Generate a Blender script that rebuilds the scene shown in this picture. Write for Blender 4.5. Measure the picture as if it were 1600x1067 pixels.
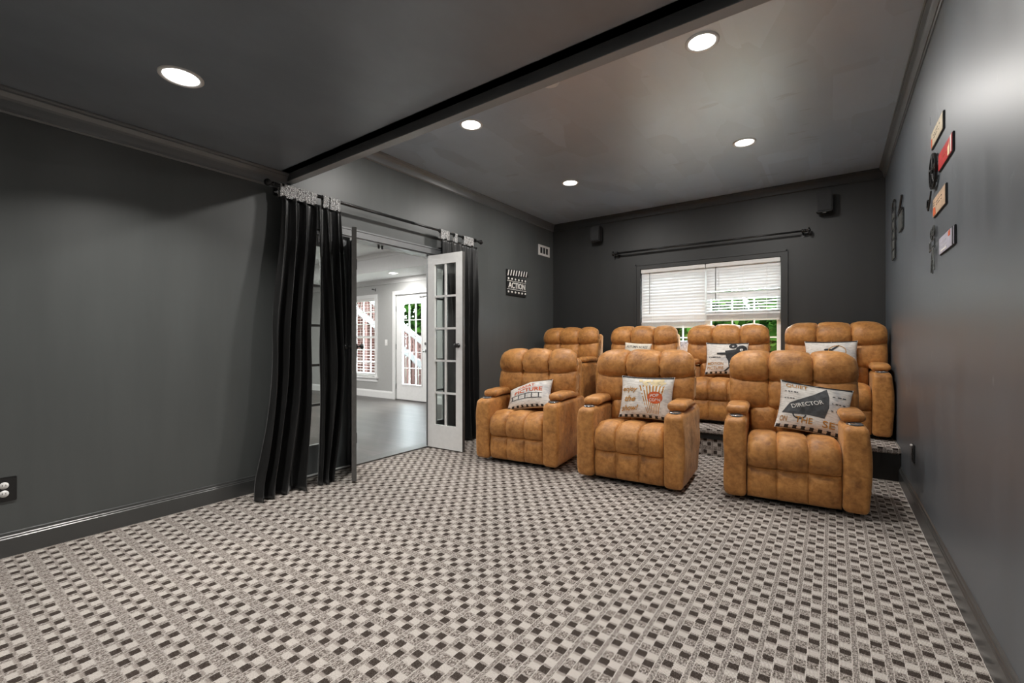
import bpy, bmesh, math, random
from mathutils import Vector, Matrix, noise
random.seed(7)
R = math.radians
scene = bpy.context.scene
for o in list(bpy.data.objects): bpy.data.objects.remove(o)
C = scene.collection

# ------------------------------------------------------------------ camera, sky, sun, exposure
cam_d = bpy.data.cameras.new('camera'); cam = bpy.data.objects.new('camera', cam_d); C.objects.link(cam)
cam.location = (0, 0, 1.10); cam.rotation_euler = (R(90), 0, R(35.54))
cam_d.sensor_width = 36; cam_d.lens = 15.75; cam_d.clip_start = .02; cam_d.clip_end = 200
scene.camera = cam
world = bpy.data.worlds.new('sky'); scene.world = world; world.use_nodes = True
bg = world.node_tree.nodes['Background']; bg.inputs[0].default_value = (.86, .93, 1, 1); bg.inputs[1].default_value = 31
sun_d = bpy.data.lights.new('sun', 'SUN'); sun_d.energy = 9.0; sun_d.angle = R(30); sun_d.color = (1, .95, .86)
sun = bpy.data.objects.new('sun', sun_d); C.objects.link(sun); sun.rotation_euler = (R(-42), 0, R(12)); sun.location = (0, 9, 12)
vs = scene.view_settings
vs.view_transform = 'Standard'; vs.look = 'None'; vs.gamma = 1; vs.use_curve_mapping = False; vs.exposure = 0.0
CAN_W = 24          # watts of each recessed lamp in the theatre
ROOM_W = 65        # watts of each lamp in the adjoining room
# room numbers (metres)
XL, XR, YB, YF = -3.435, 0.44, 5.88, -2.6
ZC, ZF = 2.85, 2.385          # tall back ceiling, lower front ceiling
BY0, BY1, BZ = 1.795, 1.855, 2.33
PY, PZ = 4.62, .26            # seating platform front and height
OY0, OY1, OZ = 1.88, 3.82, 2.02   # french door opening in the left wall

# ------------------------------------------------------------------ material helpers
class NT:
    def __init__(s, name):
        s.m = bpy.data.materials.new(name); s.m.use_nodes = True
        s.t = s.m.node_tree; s.b = s.t.nodes['Principled BSDF']
    def n(s, typ, **k):
        x = s.t.nodes.new(typ)
        for a, v in k.items(): setattr(x, a, v)
        return x
    def l(s, a, b): s.t.links.new(a, b)
    def math(s, op, a, b=None, c=None, clamp=False):
        x = s.n('ShaderNodeMath', operation=op); x.use_clamp = clamp
        for i, v in enumerate((a, b, c)):
            if v is None: continue
            if isinstance(v, (int, float)): x.inputs[i].default_value = v
            else: s.l(v, x.inputs[i])
        return x.outputs[0]
    def coord(s, scale=(1, 1, 1), kind='Object'):
        tc = s.n('ShaderNodeTexCoord'); mp = s.n('ShaderNodeMapping'); mp.inputs['Scale'].default_value = scale
        s.l(tc.outputs[kind], mp.inputs[0]); return mp.outputs[0]
    def noise(s, vec, scale, detail=4, rough=.55, dist=0):
        x = s.n('ShaderNodeTexNoise'); s.l(vec, x.inputs['Vector'])
        x.inputs['Scale'].default_value = scale; x.inputs['Detail'].default_value = detail
        x.inputs['Roughness'].default_value = rough; x.inputs['Distortion'].default_value = dist
        return x.outputs[0]
    def ramp(s, fac, stops):
        x = s.n('ShaderNodeValToRGB'); s.l(fac, x.inputs[0]); e = x.color_ramp.elements
        while len(e) < len(stops): e.new(.5)
        for i, (p, c) in enumerate(stops): e[i].position = p; e[i].color = (*c, 1) if len(c) == 3 else c
        return x.outputs[0]
    def mix(s, fac, a, b, mode='MIX'):
        x = s.n('ShaderNodeMix', data_type='RGBA', blend_type=mode)
        for i, v in ((0, fac), (6, a), (7, b)):
            if isinstance(v, (int, float)): x.inputs[i].default_value = v
            elif isinstance(v, tuple): x.inputs[i].default_value = (*v, 1)
            else: s.l(v, x.inputs[i])
        return x.outputs[2]
    def bump(s, h, strength, dist=.01):
        x = s.n('ShaderNodeBump'); x.inputs['Strength'].default_value = strength; x.inputs['Distance'].default_value = dist
        s.l(h, x.inputs['Height']); s.l(x.outputs[0], s.b.inputs['Normal'])
    def set(s, **k):
        for a, v in k.items():
            i = s.b.inputs[a.replace('_', ' ')]
            if hasattr(v, 'is_output'): s.l(v, i)
            elif isinstance(v, tuple): i.default_value = (*v, 1)
            else: i.default_value = v
        return s

def plain(name, col, rough=.5, metal=0, var=.12, nscale=25, **k):
    t = NT(name); v = t.coord(); f = t.noise(v, nscale, 3)
    c = t.ramp(f, [(.3, tuple(x*(1-var) for x in col)), (.7, tuple(min(1, x*(1+var)) for x in col))])
    t.set(Base_Color=c, Roughness=rough, Metallic=metal, **k); return t.m

def paint(name, col, rough, streak=.08, scuffs=False, sheen=1.0, axis_scale=(3, 3, .35)):
    t = NT(name)
    v = t.coord(axis_scale); f = t.noise(v, 2.2, 4, .6)
    v2 = t.coord(); f2 = t.noise(v2, 260, 2)
    c = t.ramp(f, [(.3, tuple(x*(1-streak) for x in col)), (.72, tuple(x*(1+streak) for x in col))])
    if scuffs:
        f3 = t.noise(t.coord((2.2, 2.2, 1.2)), 3.1, 5, .7, .6)
        c = t.mix(t.ramp(f3, [(.64, (0, 0, 0)), (.74, (1, 1, 1))]), c, tuple(min(1, x*1.9+.01) for x in col))
        f4 = t.noise(v2, 26, 2, .5)
        c = t.mix(t.ramp(f4, [(.795, (0, 0, 0)), (.81, (1, 1, 1))]), c, (.25, .25, .25))
    rr = t.math('MULTIPLY_ADD', f, streak*.8, rough-streak*.4)
    t.set(Base_Color=c, Roughness=rr); t.b.inputs['Specular IOR Level'].default_value = .5*sheen
    t.bump(f2, .06, .002); return t.m

M = {}
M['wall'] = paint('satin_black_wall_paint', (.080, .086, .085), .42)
M['wall_right'] = paint('scuffed_black_wall_paint', (.066, .079, .093), .42, .14, True, 3.5)
M['trim'] = paint('gloss_black_trim_paint', (.12, .126, .130), .34, .05, False, 2.2)
M['ceiling'] = paint('black_ceiling_paint', (.20, .23, .265), .42, .12, False, 3.0, (1.6, 1.0, 1))

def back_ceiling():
    t = NT('patchy_ceiling_paint_window_glow')  # base colour lightened to carry the window's reflection on the ceiling
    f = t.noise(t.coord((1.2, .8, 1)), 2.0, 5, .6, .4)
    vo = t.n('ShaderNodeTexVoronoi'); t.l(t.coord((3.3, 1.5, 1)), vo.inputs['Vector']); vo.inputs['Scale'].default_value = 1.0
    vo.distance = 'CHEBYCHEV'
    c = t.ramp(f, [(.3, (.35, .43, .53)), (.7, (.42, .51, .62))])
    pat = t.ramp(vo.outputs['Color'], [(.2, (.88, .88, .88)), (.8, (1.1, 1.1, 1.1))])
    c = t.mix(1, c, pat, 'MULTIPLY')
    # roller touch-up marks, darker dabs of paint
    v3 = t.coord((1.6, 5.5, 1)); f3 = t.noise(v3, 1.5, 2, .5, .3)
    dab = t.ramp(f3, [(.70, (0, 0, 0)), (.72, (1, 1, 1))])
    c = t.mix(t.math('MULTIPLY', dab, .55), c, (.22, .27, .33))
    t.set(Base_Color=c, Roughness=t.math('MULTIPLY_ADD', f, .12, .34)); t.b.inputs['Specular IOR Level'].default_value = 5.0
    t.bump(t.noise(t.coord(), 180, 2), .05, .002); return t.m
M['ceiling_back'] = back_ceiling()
M['wall_back'] = paint('shaded_black_wall_paint', (.026, .027, .027), .5, .08)  # wall paint darkened to put the backlit wall's shade into the colour

def carpet():
    t = NT('basket_weave_carpet')
    tc = t.n('ShaderNodeTexCoord'); sx = t.n('ShaderNodeSeparateXYZ'); t.l(tc.outputs['Object'], sx.inputs[0])
    X, Y, Z = sx.outputs
    Yc = t.math('ADD', Y, Z)
    P = .0915; px = t.math('FLOORED_MODULO', t.math('ADD', X, 20*P+.0155), P)
    jn = t.noise(t.coord(), 60, 2)
    px = t.math('ADD', px, t.math('MULTIPLY_ADD', jn, .008, -.004))
    LY = .1155
    sp = t.noise(t.coord((1, .35, 1)), 520, 2, .6)
    def band(v, a, b, s=.0012):
        return t.math('MULTIPLY', t.math('DIVIDE', t.math('SUBTRACT', v, a), s, clamp=True), t.math('DIVIDE', t.math('SUBTRACT', b, v), s, clamp=True))
    ya = t.math('FLOORED_MODULO', t.math('ADD', t.math('ADD', Yc, t.math('MULTIPLY_ADD', sp, .022, -.011)), 20*LY+.004), LY)
    yb = t.math('FLOORED_MODULO', t.math('ADD', t.math('ADD', Yc, t.math('MULTIPLY_ADD', sp, .022, -.011)), 20*LY+.043), LY)
    colA, colB, colC = band(px, .000, .0345), band(px, .0365, .071), band(px, .073, .0905)
    dark = t.math('MAXIMUM', t.math('MULTIPLY', colA, band(ya, .040, .075, .003)), t.math('MULTIPLY', colB, band(yb, .040, .075, .003)))
    half = t.math('MAXIMUM', t.math('MULTIPLY', colA, band(ya, .028, .040, .002)), t.math('MULTIPLY', colB, band(yb, .075, .084, .002)))
    # ribs running along the room and fine yarn speckle
    rib = t.math('SINE', t.math('MULTIPLY', X, 2*math.pi/.0038))
    sp2 = t.noise(t.coord((1, .6, 1)), 170, 3, .7)
    sep = t.math('SUBTRACT', 1, t.math('MAXIMUM', t.math('MAXIMUM', colA, colB), colC))
    base = t.math('ADD', .68, t.math('MULTIPLY', rib, .26))
    base = t.math('ADD', base, t.math('MULTIPLY_ADD', sp, .9, -.45))
    base = t.math('SUBTRACT', base, t.math('MULTIPLY', half, t.math('MULTIPLY_ADD', rib, .22, .24)))
    cspeck = t.math('MULTIPLY', colC, t.math('MULTIPLY_ADD', sp2, 2.0, -.80))
    base = t.math('SUBTRACT', base, cspeck)
    gap = t.math('MULTIPLY', band(ya, .0775, .1155, .002), t.math('MAXIMUM', colA, colB))
    base = t.math('SUBTRACT', base, t.math('MULTIPLY', gap, t.math('ADD', t.math('MULTIPLY_ADD', sp2, 2.2, -.88), t.math('MULTIPLY', rib, .16))))
    bright = t.math('MAXIMUM', t.math('MULTIPLY', colA, band(ya, .001, .038, .002)), t.math('MULTIPLY', colB, band(ya, .040, .077, .002)))
    base = t.math('ADD', base, t.math('MULTIPLY', bright, .10))
    base = t.math('SUBTRACT', base, t.math('MULTIPLY', dark, .66))
    base = t.math('ADD', base, t.math('MULTIPLY', sep, .12))
    c = t.ramp(base, [(0, (.028, .020, .016)), (.25, (.085, .068, .058)), (.6, (.36, .32, .29)), (1, (.70, .66, .62))])
    big = t.noise(t.coord(), 1.3, 2)
    c = t.mix(1, c, t.ramp(big, [(.3, (.94, .94, .94)), (.7, (1.05, 1.04, 1.03))]), 'MULTIPLY')
    t.set(Base_Color=c, Roughness=.95); t.b.inputs['Specular IOR Level'].default_value = .15
    t.bump(base, .5, .004); return t.m
M['carpet'] = carpet()
M['beam'] = paint('grey_beam_paint', (.34, .35, .36), .4, .06)
M['base'] = paint('black_baseboard_paint', (.045, .047, .047), .32, .05, False, 2.0)

def suede():
    t = NT('tan_faux_suede'); v = t.coord()
    oi = t.n('ShaderNodeObjectInfo'); ad = t.n('ShaderNodeVectorMath', operation='ADD'); t.l(v, ad.inputs[0]); t.l(oi.outputs['Location'], ad.inputs[1]); v = ad.outputs[0]
    f = t.noise(v, 5.5, 5, .62, .5); f2 = t.noise(v, 28, 4, .6, .3); f3 = t.noise(v, 400, 2)
    c = t.ramp(f, [(.32, (.15, .056, .015)), (.45, (.38, .160, .040)), (.6, (.55, .248, .066)), (.75, (.72, .38, .13))])
    c = t.mix(.5, c, t.ramp(f2, [(.3, (.24, .092, .024)), (.5, (.50, .218, .057)), (.7, (.70, .345, .105))]))
    t.set(Base_Color=c, Roughness=.50, Sheen_Weight=.25, Sheen_Roughness=.45); t.b.inputs['Specular IOR Level'].default_value = .45
    t.b.inputs['Sheen Tint'].default_value = (1, .72, .45, 1)
    h = t.math('ADD', t.math('MULTIPLY', f2, 1.0), t.math('MULTIPLY', f3, .12))
    t.bump(h, .35, .008); return t.m
M['suede'] = suede()

def velvet():
    t = NT('black_velvet'); v = t.coord((1, 1, .25)); f = t.noise(v, 14, 4)
    c = t.ramp(f, [(.3, (.006, .006, .006)), (.7, (.014, .014, .014))])
    t.set(Base_Color=c, Roughness=.42, Sheen_Weight=.3, Sheen_Roughness=.35); t.bump(t.noise(v, 60, 3), .15, .004); return t.m
M['velvet'] = velvet()

def glitter():
    t = NT('silver_sequins'); vo = t.n('ShaderNodeTexVoronoi'); t.l(t.coord(), vo.inputs['Vector']); vo.inputs['Scale'].default_value = 170
    c = t.ramp(vo.outputs['Color'], [(.15, (.16, .16, .16)), (.5, (.6, .6, .6)), (.8, (1, 1, 1))])
    t.set(Base_Color=c, Roughness=.35, Metallic=.15)
    t.bump(vo.outputs['Distance'], 1, .01); return t.m
M['glitter'] = glitter()

def wood():
    t = NT('dark_hardwood_floor'); br = t.n('ShaderNodeTexBrick'); t.l(t.coord(), br.inputs['Vector'])
    br.inputs['Scale'].default_value = 1; br.inputs['Brick Width'].default_value = 1.1; br.inputs['Row Height'].default_value = .13; br.inputs['Mortar Size'].default_value = .0015
    br.inputs['Color1'].default_value = (.055, .048, .044, 1); br.inputs['Color2'].default_value = (.085, .073, .067, 1); br.inputs['Mortar'].default_value = (.03, .025, .02, 1)
    f = t.noise(t.coord((1, 14, 1)), 3, 5, .6)
    c = t.mix(1, br.outputs[0], t.ramp(f, [(.3, (.7, .7, .7)), (.7, (1.2, 1.2, 1.2))]), 'MULTIPLY')
    t.set(Base_Color=c, Roughness=.36); t.bump(f, .1, .003); return t.m
M['wood'] = wood()

def brick(name):
    t = NT(name); br = t.n('ShaderNodeTexBrick')
    tc = t.n('ShaderNodeTexCoord'); sx = t.n('ShaderNodeSeparateXYZ'); t.l(tc.outputs['Object'], sx.inputs[0]); cb = t.n('ShaderNodeCombineXYZ')
    t.l(t.math('ADD', sx.outputs[0], sx.outputs[1]), cb.inputs[0]); t.l(sx.outputs[2], cb.inputs[1]); t.l(cb.outputs[0], br.inputs['Vector'])
    br.inputs['Scale'].default_value = 1; br.inputs['Brick Width'].default_value = .22; br.inputs['Row Height'].default_value = .075; br.inputs['Mortar Size'].default_value = .007
    br.inputs['Color1'].default_value = (.028, .008, .006, 1); br.inputs['Color2'].default_value = (.017, .006, .005, 1); br.inputs['Mortar'].default_value = (.045, .038, .033, 1)
    t.set(Base_Color=br.outputs[0], Roughness=.9); t.b.inputs['Specular IOR Level'].default_value = 0; return t.m
M['brick'] = brick('red_brick')

def leaf():
    t = NT('green_leaf'); f = t.noise(t.coord(), 3, 3)
    c = t.ramp(f, [(.3, (.004, .014, .002)), (.5, (.010, .031, .004)), (.7, (.028, .056, .009))])
    t.set(Base_Color=c, Roughness=.8); t.b.inputs['Specular IOR Level'].default_value = 0; return t.m
M['leaf'] = leaf()
def slat():
    t = NT('white_blind_slat'); f = t.noise(t.coord(), 9, 2)
    t.set(Base_Color=t.ramp(f, [(.3, (.72, .72, .72)), (.7, (.76, .76, .76))]), Roughness=.45)
    tr = t.n('ShaderNodeBsdfTranslucent'); tr.inputs[0].default_value = (.9, .9, .9, 1)
    mx = t.n('ShaderNodeMixShader'); mx.inputs[0].default_value = .02
    out = t.t.nodes['Material Output']; t.l(t.b.outputs[0], mx.inputs[1]); t.l(tr.outputs[0], mx.inputs[2]); t.l(mx.outputs[0], out.inputs[0]); return t.m
M['slat'] = slat()
def glass():
    t = NT('window_glass')
    f = t.noise(t.coord(), 2, 1); gl = t.n('ShaderNodeBsdfGlossy'); gl.inputs['Roughness'].default_value = .02
    tr = t.n('ShaderNodeBsdfTransparent'); t.l(t.ramp(f, [(0, (.93, .96, .95)), (1, (.96, .98, .97))]), tr.inputs[0])
    lw = t.n('ShaderNodeLayerWeight'); lw.inputs[0].default_value = .5
    fr = t.math('MULTIPLY_ADD', t.math('POWER', lw.outputs['Facing'], 5), .5, .03)
    mx = t.n('ShaderNodeMixShader'); t.l(fr, mx.inputs[0]); t.l(tr.outputs[0], mx.inputs[1]); t.l(gl.outputs[0], mx.inputs[2])
    t.l(mx.outputs[0], t.t.nodes['Material Output'].inputs[0]); return t.m
M['glass'] = glass()
def lamp(name, s):
    t = NT(name); f = t.noise(t.coord(), 20, 1)
    t.set(Base_Color=(1, 1, 1), Emission_Color=t.ramp(f, [(0, (1, .97, .92)), (1, (1, .98, .95))]), Emission_Strength=s); return t.m
M['lamp'] = lamp('lamp_lens', 9)
def fabric_print():
    t = NT('newsprint_linen'); f = t.noise(t.coord((1, 1, 6)), 22, 4, .7); f2 = t.noise(t.coord(), 7, 3)
    c = t.ramp(f, [(.35, (.52, .49, .45)), (.5, (.76, .72, .67)), (.7, (.86, .83, .78))])
    c = t.mix(t.ramp(f2, [(.52, (0, 0, 0)), (.66, (.55, .55, .55))]), c, (.36, .37, .41))
    t.set(Base_Color=c, Roughness=.85); t.bump(t.noise(t.coord(), 300, 2), .2, .002); return t.m
M['linen'] = fabric_print()
M['linen_plain'] = plain('cream_linen', (.72, .66, .56), .85)
M['blue_linen'] = plain('blue_white_linen', (.50, .54, .64), .85, var=.5, nscale=45)
M['ink_black'] = plain('black_ink', (.030, .031, .033), .8)
M['ink_grey'] = plain('charcoal_ink', (.065, .068, .072), .8, var=.3)
M['ink_gold'] = plain('ochre_ink', (.50, .24, .045), .8, var=.25)
M['ink_red'] = plain('orange_red_ink', (.60, .10, .02), .8, var=.15)
M['ink_white'] = plain('white_ink', (.80, .78, .74), .8, var=.04)
M['ink_cream'] = plain('cream_ink', (.80, .66, .40), .8, var=.1)
M['black_plastic'] = plain('black_plastic', (.015, .015, .015), .4)
M['black_metal'] = plain('black_metal', (.02, .02, .02), .28, .3)
M['grey_metal'] = plain('weathered_dark_metal', (.10, .105, .10), .4, .4, var=.4, nscale=60)
M['chrome'] = plain('chrome', (.75, .75, .76), .15, 1)
M['white_trim'] = plain('white_trim_paint', (.78, .78, .77), .35, var=.02)
M['white_door'] = plain('white_door_paint', (.84, .84, .83), .35, var=.03)
M['grey_wall'] = plain('pale_grey_wall_paint', (.41, .41, .40), .6, var=.02)
M['white_ceiling'] = plain('white_ceiling_paint', (.80, .80, .80), .7, var=.02)
M['door_edge'] = plain('grey_door_edge', (.09, .087, .083), .45)
M['white_plastic'] = plain('white_plastic', (.80, .79, .77), .4, var=.03)
M['vent_dark'] = plain('duct_shade', (.05, .05, .05), .6)
M['bark'] = plain('bark', (.10, .07, .05), .9)
M['grass'] = plain('lawn', (.015, .03, .006), .9, var=.5, nscale=8)
M['plaque_cream'] = plain('cream_enamel', (.62, .52, .36), .35, var=.25, nscale=30)
M['plaque_red'] = plain('red_enamel', (.55, .02, .02), .35, var=.2)
M['plaque_orange'] = plain('peach_enamel', (.62, .44, .30), .35, var=.25, nscale=30)
M['plaque_lilac'] = plain('lilac_enamel', (.50, .48, .56), .35, var=.15)

# ------------------------------------------------------------------ mesh helpers
def link(o, parent=None):
    C.objects.link(o)
    if parent: o.parent = parent
    return o
def obj(name, bm, mat, parent=None, smooth=False, kind=None, solid=0):
    me = bpy.data.meshes.new(name)
    bmesh.ops.recalc_face_normals(bm, faces=bm.faces) if not solid else None
    bm.to_mesh(me); bm.free()
    if smooth:
        for p in me.polygons: p.use_smooth = True
    me.materials.append(mat)
    o = bpy.data.objects.new(name, me); link(o, parent)
    if kind: o['kind'] = kind
    if solid:
        md = o.modifiers.new('thickness', 'SOLIDIFY'); md.thickness = solid; md.offset = 0
    return o
def thing(name, label, cat, loc=(0, 0, 0), rz=0, group=None, rot=None):
    o = bpy.data.objects.new(name, None); link(o); o.location = loc; o.rotation_euler = rot or (0, 0, rz); o.empty_display_size = .1
    o['label'] = label; o['category'] = cat
    if group: o['group'] = group
    return o
def tag(o, label, cat, group=None):
    o['label'] = label; o['category'] = cat
    if group: o['group'] = group
    return o
def sroot(name, loc=(0, 0, 0), rz=0):
    o = bpy.data.objects.new(name, None); link(o); o.location = loc; o.rotation_euler = (0, 0, rz); o['kind'] = 'structure'; return o
def B(): return bmesh.new()
def box(bm, x0, x1, y0, y1, z0, z1):
    v = [bm.verts.new(p) for p in ((x0,y0,z0),(x1,y0,z0),(x1,y1,z0),(x0,y1,z0),(x0,y0,z1),(x1,y0,z1),(x1,y1,z1),(x0,y1,z1))]
    for f in ((0,3,2,1),(4,5,6,7),(0,1,5,4),(1,2,6,5),(2,3,7,6),(3,0,4,7)): bm.faces.new([v[i] for i in f])
    return bm
def bxo(name, dims, mat, parent=None, kind=None, bev=0):
    bm = box(B(), *dims)
    if bev: bmesh.ops.bevel(bm, geom=list(bm.edges), offset=bev, segments=2, affect='EDGES')
    return obj(name, bm, mat, parent, kind=kind)
def tube(bm, p, q, r, n=16, r2=None):
    p, q = Vector(p), Vector(q); d = (q-p).normalized(); a = d.orthogonal().normalized(); b = d.cross(a); r2 = r if r2 is None else r2
    A = [bm.verts.new(p+r*(a*math.cos(2*math.pi*i/n)+b*math.sin(2*math.pi*i/n))) for i in range(n)]
    D = [bm.verts.new(q+r2*(a*math.cos(2*math.pi*i/n)+b*math.sin(2*math.pi*i/n))) for i in range(n)]
    for i in range(n): bm.faces.new((A[i], A[(i+1) % n], D[(i+1) % n], D[i]))
    bm.faces.new(A[::-1]); bm.faces.new(D); return bm
def path_tube(bm, pts, r, n=8):
    for a, b in zip(pts, pts[1:]): tube(bm, a, b, r, n)
    return bm
def lathe(bm, prof, axis_o=(0, 0, 0), axis='Z', n=32, close=True):
    o = Vector(axis_o); rings = []
    for r, h in prof:
        ring = []
        for i in range(n):
            c, s = math.cos(2*math.pi*i/n)*r, math.sin(2*math.pi*i/n)*r
            p = {'Z': (c, s, h), 'Y': (c, h, s), 'X': (h, c, s)}[axis]
            ring.append(bm.verts.new(o+Vector(p)))
        rings.append(ring)
    for a, b in zip(rings, rings[1:]):
        for i in range(n): bm.faces.new((a[i], a[(i+1) % n], b[(i+1) % n], b[i]))
    if close:
        bm.faces.new(rings[0][::-1]); bm.faces.new(rings[-1])
    return bm
def extrude_profile(bm, prof, p, q, e1, e2=(0, 0, 1)):
    """closed profile of (a,b) pairs swept from p to q; a runs along e1, b along e2"""
    p, q, e1, e2 = map(Vector, (p, q, e1, e2))
    A = [bm.verts.new(p+e1*a+e2*b) for a, b in prof]; D = [bm.verts.new(q+e1*a+e2*b) for a, b in prof]
    n = len(prof)
    for i in range(n): bm.faces.new((A[i], A[(i+1) % n], D[(i+1) % n], D[i]))
    bm.faces.new(A[::-1]); bm.faces.new(D); return bm
def rbox(bm, x0, x1, y0, y1, z0, z1, r, step=.04, fn=None, k=4):
    c = Vector(((x0+x1)/2, (y0+y1)/2, (z0+z1)/2)); h = Vector(((x1-x0)/2, (y1-y0)/2, (z1-z0)/2)); r = min(r, *h)
    def ax(H):
        cor = [-H+r*(1-math.cos(math.pi/4*i/k*1.0)) / (1-math.cos(math.pi/4))*1.0*(1-.0) * 1.0 if False else -H+r*i/k for i in range(k)]
        inner = 2*(H-r); m = max(1, int(inner/step)); mid = [-(H-r)+inner*i/m for i in range(m+1)]
        return cor+mid+[-x for x in reversed(cor)]
    axs = [ax(h[i]) for i in range(3)]; cache = {}
    def vert(p):
        key = tuple(round(x, 5) for x in p)
        if key in cache: return cache[key]
        q = Vector([max(-(h[i]-r), min(h[i]-r, p[i])) for i in range(3)]); d = Vector(p)-q
        P = q+d.normalized()*r if d.length > 1e-9 else q
        # relax square ramp so corners come out even
        P = P+c
        if fn: P = Vector(fn(P))
        cache[key] = bm.verts.new(P); return cache[key]
    for a in range(3):
        b, d = (a+1) % 3, (a+2) % 3
        for s in (-1, 1):
            for i in range(len(axs[b])-1):
                for j in range(len(axs[d])-1):
                    ps = []
                    for (ii, jj) in ((i, j), (i+1, j), (i+1, j+1), (i, j+1)):
                        p = [0, 0, 0]; p[a] = s*h[a]; p[b] = axs[b][ii]; p[d] = axs[d][jj]; ps.append(vert(p))
                    if len(set(ps)) >= 3:
                        try: bm.faces.new(ps if s > 0 else ps[::-1])
                        except ValueError: pass
    return bm
def resample(pts, n):
    # Catmull-Rom through pts, n+1 samples uniform in length
    P = [Vector(p) for p in pts]; P = [2*P[0]-P[1]]+P+[2*P[-1]-P[-2]]; fine = []
    for i in range(1, len(P)-2):
        for k in range(24):
            t = k/24; a, b, c, d = P[i-1:i+3]
            fine.append(.5*((2*b)+(c-a)*t+(2*a-5*b+4*c-d)*t*t+(3*b-a-3*c+d)*t**3))
    fine.append(P[-2]); L = [0]
    for a, b in zip(fine, fine[1:]): L.append(L[-1]+(b-a).length)
    out = []; j = 0
    for s in n:
        t = s*L[-1]
        while j < len(L)-2 and L[j+1] < t: j += 1
        f = (t-L[j])/max(1e-9, L[j+1]-L[j]); out.append(fine[j].lerp(fine[j+1], min(1, max(0, f))))
    return out, L[-1]
def cushion(profile, halfw, T, cols, rows, back, k=.45, seed=0, wr=.0035, pu=8, ps=8, xoff=0, per=11):
    """tufted cushion: profile of (y,z) points swept across x, puffed by T, divided by seams"""
    bm = B()
    def samples(seams, per):
        out = []; loc = []
        for a, b in zip(seams, seams[1:]):
            for i in range(per+1):
                t = math.sin((i/per-.5)*math.pi)
                if i == 0 and out: continue
                out.append(a+(b-a)*(t+1)/2); loc.append(t)
        return out, loc
    U, ua = samples(cols, per); S, sa = samples(rows, per)
    pts, L = resample(profile, S); n = len(pts); F = []; K = []
    for j, s in enumerate(S):
        a, b = pts[max(0, j-1)], pts[min(n-1, j+1)]; t = (b-a).normalized(); nrm = Vector((-t[1], t[0]))
        hw = halfw(s); rf = []; rb = []
        for i, u in enumerate(U):
            g = 2*u-1; q = 2*s-1
            eo = math.sqrt(max(0, 1-abs(g)**pu))*math.sqrt(max(0, 1-abs(q)**ps))
            ca = math.sqrt(max(0, 1-abs(ua[i])**5)) if abs(g) < .999 else 0
            cb = math.sqrt(max(0, 1-abs(sa[j])**4.5))
            d = T*eo*((1-k)+k*ca*cb)
            if wr and ca < .97:
                w = math.sin(s*L*150+seed+4*noise.noise(Vector((u*6, s*6, seed))))*math.exp(-(1-abs(ua[i]))*3.2)*min(1, (1-abs(sa[j]))*3)
                d -= wr*(.5+w)*eo*math.exp(-(1-abs(ua[i]))*2.5)*max(.1, noise.noise(Vector((u*3.1+seed, s*4, 2)))+.45)*1.7
            d += .006*eo*noise.noise(Vector((u*4+seed*2, s*4, 5)))
            x = g*hw*(1-.012*(1-eo))+xoff
            rf.append(bm.verts.new((x, pts[j][0]+nrm[0]*d, pts[j][1]+nrm[1]*d)))
            rb.append(bm.verts.new((x, pts[j][0]-nrm[0]*back, pts[j][1]-nrm[1]*back)))
        F.append(rf); K.append(rb)
    m = len(U)
    for j in range(n-1):
        for i in range(m-1):
            bm.faces.new((F[j][i], F[j][i+1], F[j+1][i+1], F[j+1][i])); bm.faces.new((K[j][i], K[j+1][i], K[j+1][i+1], K[j][i+1]))
        bm.faces.new((F[j][0], F[j+1][0], K[j+1][0], K[j][0])); bm.faces.new((F[j][m-1], K[j][m-1], K[j+1][m-1], F[j+1][m-1]))
    for i in range(m-1):
        bm.faces.new((F[0][i], K[0][i], K[0][i+1], F[0][i+1])); bm.faces.new((F[-1][i], F[-1][i+1], K[-1][i+1], K[-1][i]))
    return bm
def copy_tree(o, parent=None):
    c = o.copy(); C.objects.link(c)
    if parent: c.parent = parent
    for ch in list(o.children): copy_tree(ch, c)
    return c
_font = {}
def text2d(s, w=None, h=None, bold=.0, shear=0):
    """list of (verts, faces) of a word, scaled to a box w x h centred on 0"""
    cu = bpy.data.curves.new('word', 'FONT'); cu.body = s; cu.offset = bold; cu.shear = shear; cu.resolution_u = 3
    o = bpy.data.objects.new('word', cu); C.objects.link(o)
    dg = bpy.context.evaluated_depsgraph_get(); me = o.evaluated_get(dg).to_mesh()
    V = [(v.co.x, v.co.y) for v in me.vertices]; F = [tuple(p.vertices) for p in me.polygons]
    bpy.data.objects.remove(o); bpy.data.curves.remove(cu)
    x0, x1 = min(v[0] for v in V), max(v[0] for v in V); y0, y1 = min(v[1] for v in V), max(v[1] for v in V)
    sy = h/(y1-y0) if h else w/(x1-x0); sx = w/(x1-x0) if w else sy
    return [((x-(x0+x1)/2)*sx, (y-(y0+y1)/2)*sy) for x, y in V], F
def place2d(vf, cx, cy, rot=0, maxe=None):
    V, F = vf; c, s = math.cos(rot), math.sin(rot)
    bm = B(); vs_ = [bm.verts.new((cx+x*c-y*s, cy+x*s+y*c, 0)) for x, y in V]
    for f in F:
        try: bm.faces.new([vs_[i] for i in f])
        except ValueError: pass
    return bm
def poly2d(bm, pts):
    v = [bm.verts.new((x, y, 0)) for x, y in pts]; bm.faces.new(v); return bm
def merge(dst, src):
    me = bpy.data.meshes.new('tmp'); src.to_mesh(me); src.free(); dst.from_mesh(me); bpy.data.meshes.remove(me); return dst
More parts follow.
